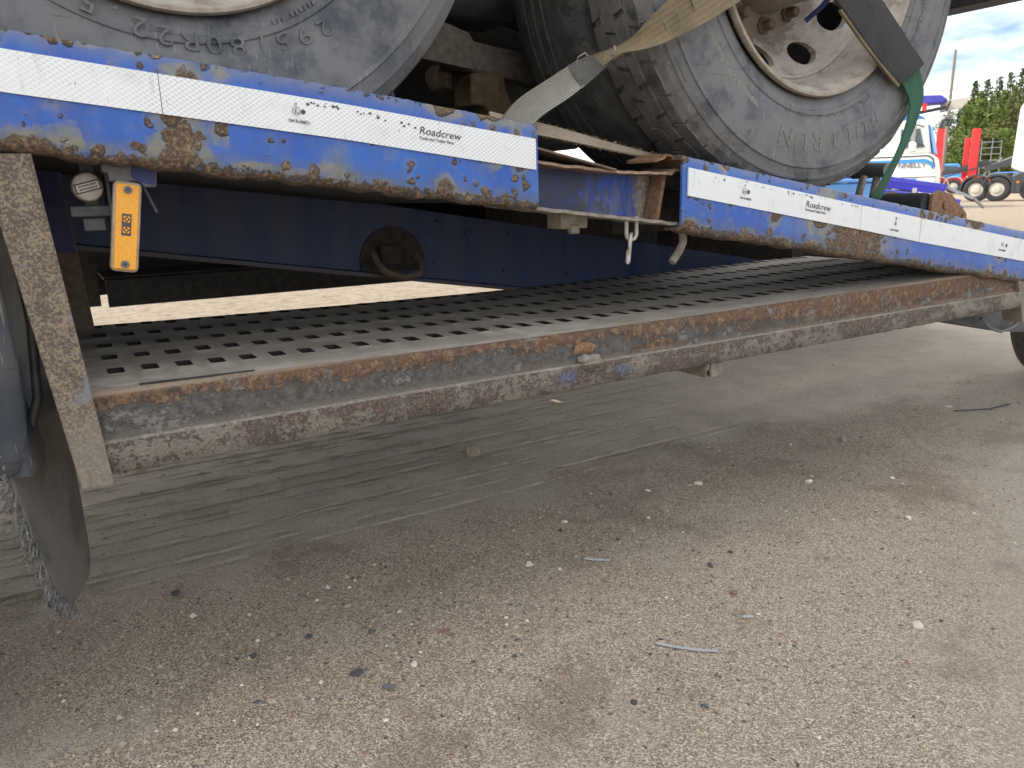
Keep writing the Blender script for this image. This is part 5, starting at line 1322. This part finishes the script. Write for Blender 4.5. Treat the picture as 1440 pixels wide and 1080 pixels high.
# trees: tapered trunk, limbs and a crown of leaf-sized faces
def leaf_mat(name, a, b, c):
    t = T(name, .75); i = t.n('ObjectInfo')
    nz_ = t.noise(.9, 3, .6); n2 = t.noise(7, 2)
    col = t.mix(t.rng(nz_, .35, .65), a, b); col = t.mix(t.rng(n2, .5, .75), col, c); t.col(col)
    t.b.inputs['Specular IOR Level'].default_value = .2
    return t.m
LEAF = [leaf_mat('needles_dark', (.045, .080, .032), (.070, .11, .042), (.11, .145, .055)), leaf_mat('needles_yellow', (.095, .14, .034), (.135, .185, .045), (.19, .22, .065)), leaf_mat('leaves_olive', (.105, .13, .048), (.15, .165, .062), (.20, .205, .085))]
M_BARK = simple('bark', (.09, .065, .05), (.15, .11, .085), 8, .95)
def crown_mesh(kind, h, seed):
    rs = np.random.default_rng(seed); vs = []; fs = []
    def leaf(p, s_):
        a = Vector(rs.normal(0, 1, 3)).normalized(); b = a.orthogonal().normalized()*s_; c = a.cross(b)*.7; q = Vector(p); o_ = len(vs)
        vs.extend([q-b, q+c*.8, q+b, q-c*.8]); fs.append((o_, o_+1, o_+2, o_+3))
    if kind == 'conifer':
        z = h*.10
        while z < h*.985:
            t_ = (z-h*.10)/(h*.9); rad = h*.23*(1-t_)**.85*(1+.25*rs.normal())+.12
            for b in range(max(6, int(9*(1-t_))+5)):
                a = rs.uniform(0, 2*PI); L_ = max(.2, rad*rs.uniform(.6, 1.15))
                for k in range(int(7+L_*9)):
                    u = rs.random()**.75; sp = .20*(1.2-u)
                    leaf((math.cos(a)*L_*u+rs.normal(0, sp), math.sin(a)*L_*u+rs.normal(0, sp), z-u*L_*.22+rs.normal(0, .10)), rs.uniform(.09, .19))
            z += h*.022
    else:
        cl = [(rs.normal(0, h*.12), rs.normal(0, h*.12), rs.uniform(h*.25, h*.92), rs.uniform(h*.07, h*.15)) for _ in range(34)]
        for x, y, z, r_ in cl:
            for k in range(110):
                d = Vector(rs.normal(0, 1, 3)).normalized()*r_*rs.random()**.4
                leaf((x+d.x, y+d.y, z+d.z*.8), rs.uniform(.07, .18))
    me = bpy.data.meshes.new('crown'); me.from_pydata([tuple(v) for v in vs], [], fs); me.update(); return me
def trunk_mesh(h, seed):
    rs = np.random.default_rng(seed); m = MB(); m.tube([(0, 0, 0), (.05, 0, h*.4), (0, .05, h*.95)], [h*.018, h*.012, h*.002], 8)
    for k in range(9):
        z = h*rs.uniform(.25, .8); a = rs.uniform(0, 6.3); l = h*.12
        m.tube([(0, 0, z), (math.cos(a)*l, math.sin(a)*l, z+l*.25)], [h*.006, h*.001], 5)
    me = bpy.data.meshes.new('trunk'); me.from_pydata(m.v, [], m.f); me.materials.append(M_BARK); return me
crowns = {}
TREES = [  # column, depth, height, kind, leaf, label
 (1338, 92, 9.6, 'broad', 0, 'dark rounded tree right behind the lettered cab'), (1350, 84, 9.2, 'conifer', 1, 'yellow-green spruce left of the red lift post'),
 (1357, 100, 13.2, 'conifer', 0, 'tall dark spruce left of the red lift post'), (1366, 88, 10.5, 'conifer', 1, 'bright green spruce behind the red lift post'),
 (1374, 104, 13.8, 'conifer', 0, 'dark pointed pine just right of the red lift post'), (1383, 95, 10.8, 'conifer', 1, 'yellowish spruce above the ladder rack'),
 (1390, 108, 14.6, 'conifer', 0, 'tall pine with ragged top above the ladder rack'), (1398, 92, 11.0, 'conifer', 1, 'light green spruce behind the ramp of the transporter'),
 (1405, 106, 14.9, 'conifer', 0, 'tall dark pine left of the white tractor cab'), (1412, 90, 11.2, 'conifer', 2, 'olive spruce beside the white tractor cab'),
 (1420, 108, 15.6, 'conifer', 0, 'dark pine half hidden by the white tractor cab'), (1430, 100, 15.2, 'conifer', 2, 'olive pine above the white tractor cab'),
 (1440, 108, 16.4, 'conifer', 0, 'tallest dark pine at the right edge of the picture'), (1324, 98, 9.0, 'broad', 2, 'olive tree seen under the poles'),
 (1344, 108, 11.2, 'conifer', 0, 'slender dark spruce above the dark rounded tree'), (1455, 96, 14, 'conifer', 1, 'light green spruce beyond the right edge'), (1376, 80, 6.2, 'broad', 2, 'low olive bush at the fence behind the red transporter'), (1402, 80, 6.0, 'broad', 1, 'low yellow-green bush at the fence behind the black ramps')]
for k, (px, d, h, kind, lf, lab) in enumerate(TREES):
    p, hd = spot(px, d); o = thing('pine_tree' if kind == 'conifer' else 'leafy_tree', lab, 'tree', p, k*1.3, 'trees along the back of the yard')
    me = crown_mesh(kind, h, 50+k); me.materials.append(LEAF[lf])
    c = bpy.data.objects.new('crown', me); COL.objects.link(c); c.parent = o
    t_ = bpy.data.objects.new('trunk', trunk_mesh(h, k)); COL.objects.link(t_); t_.parent = o
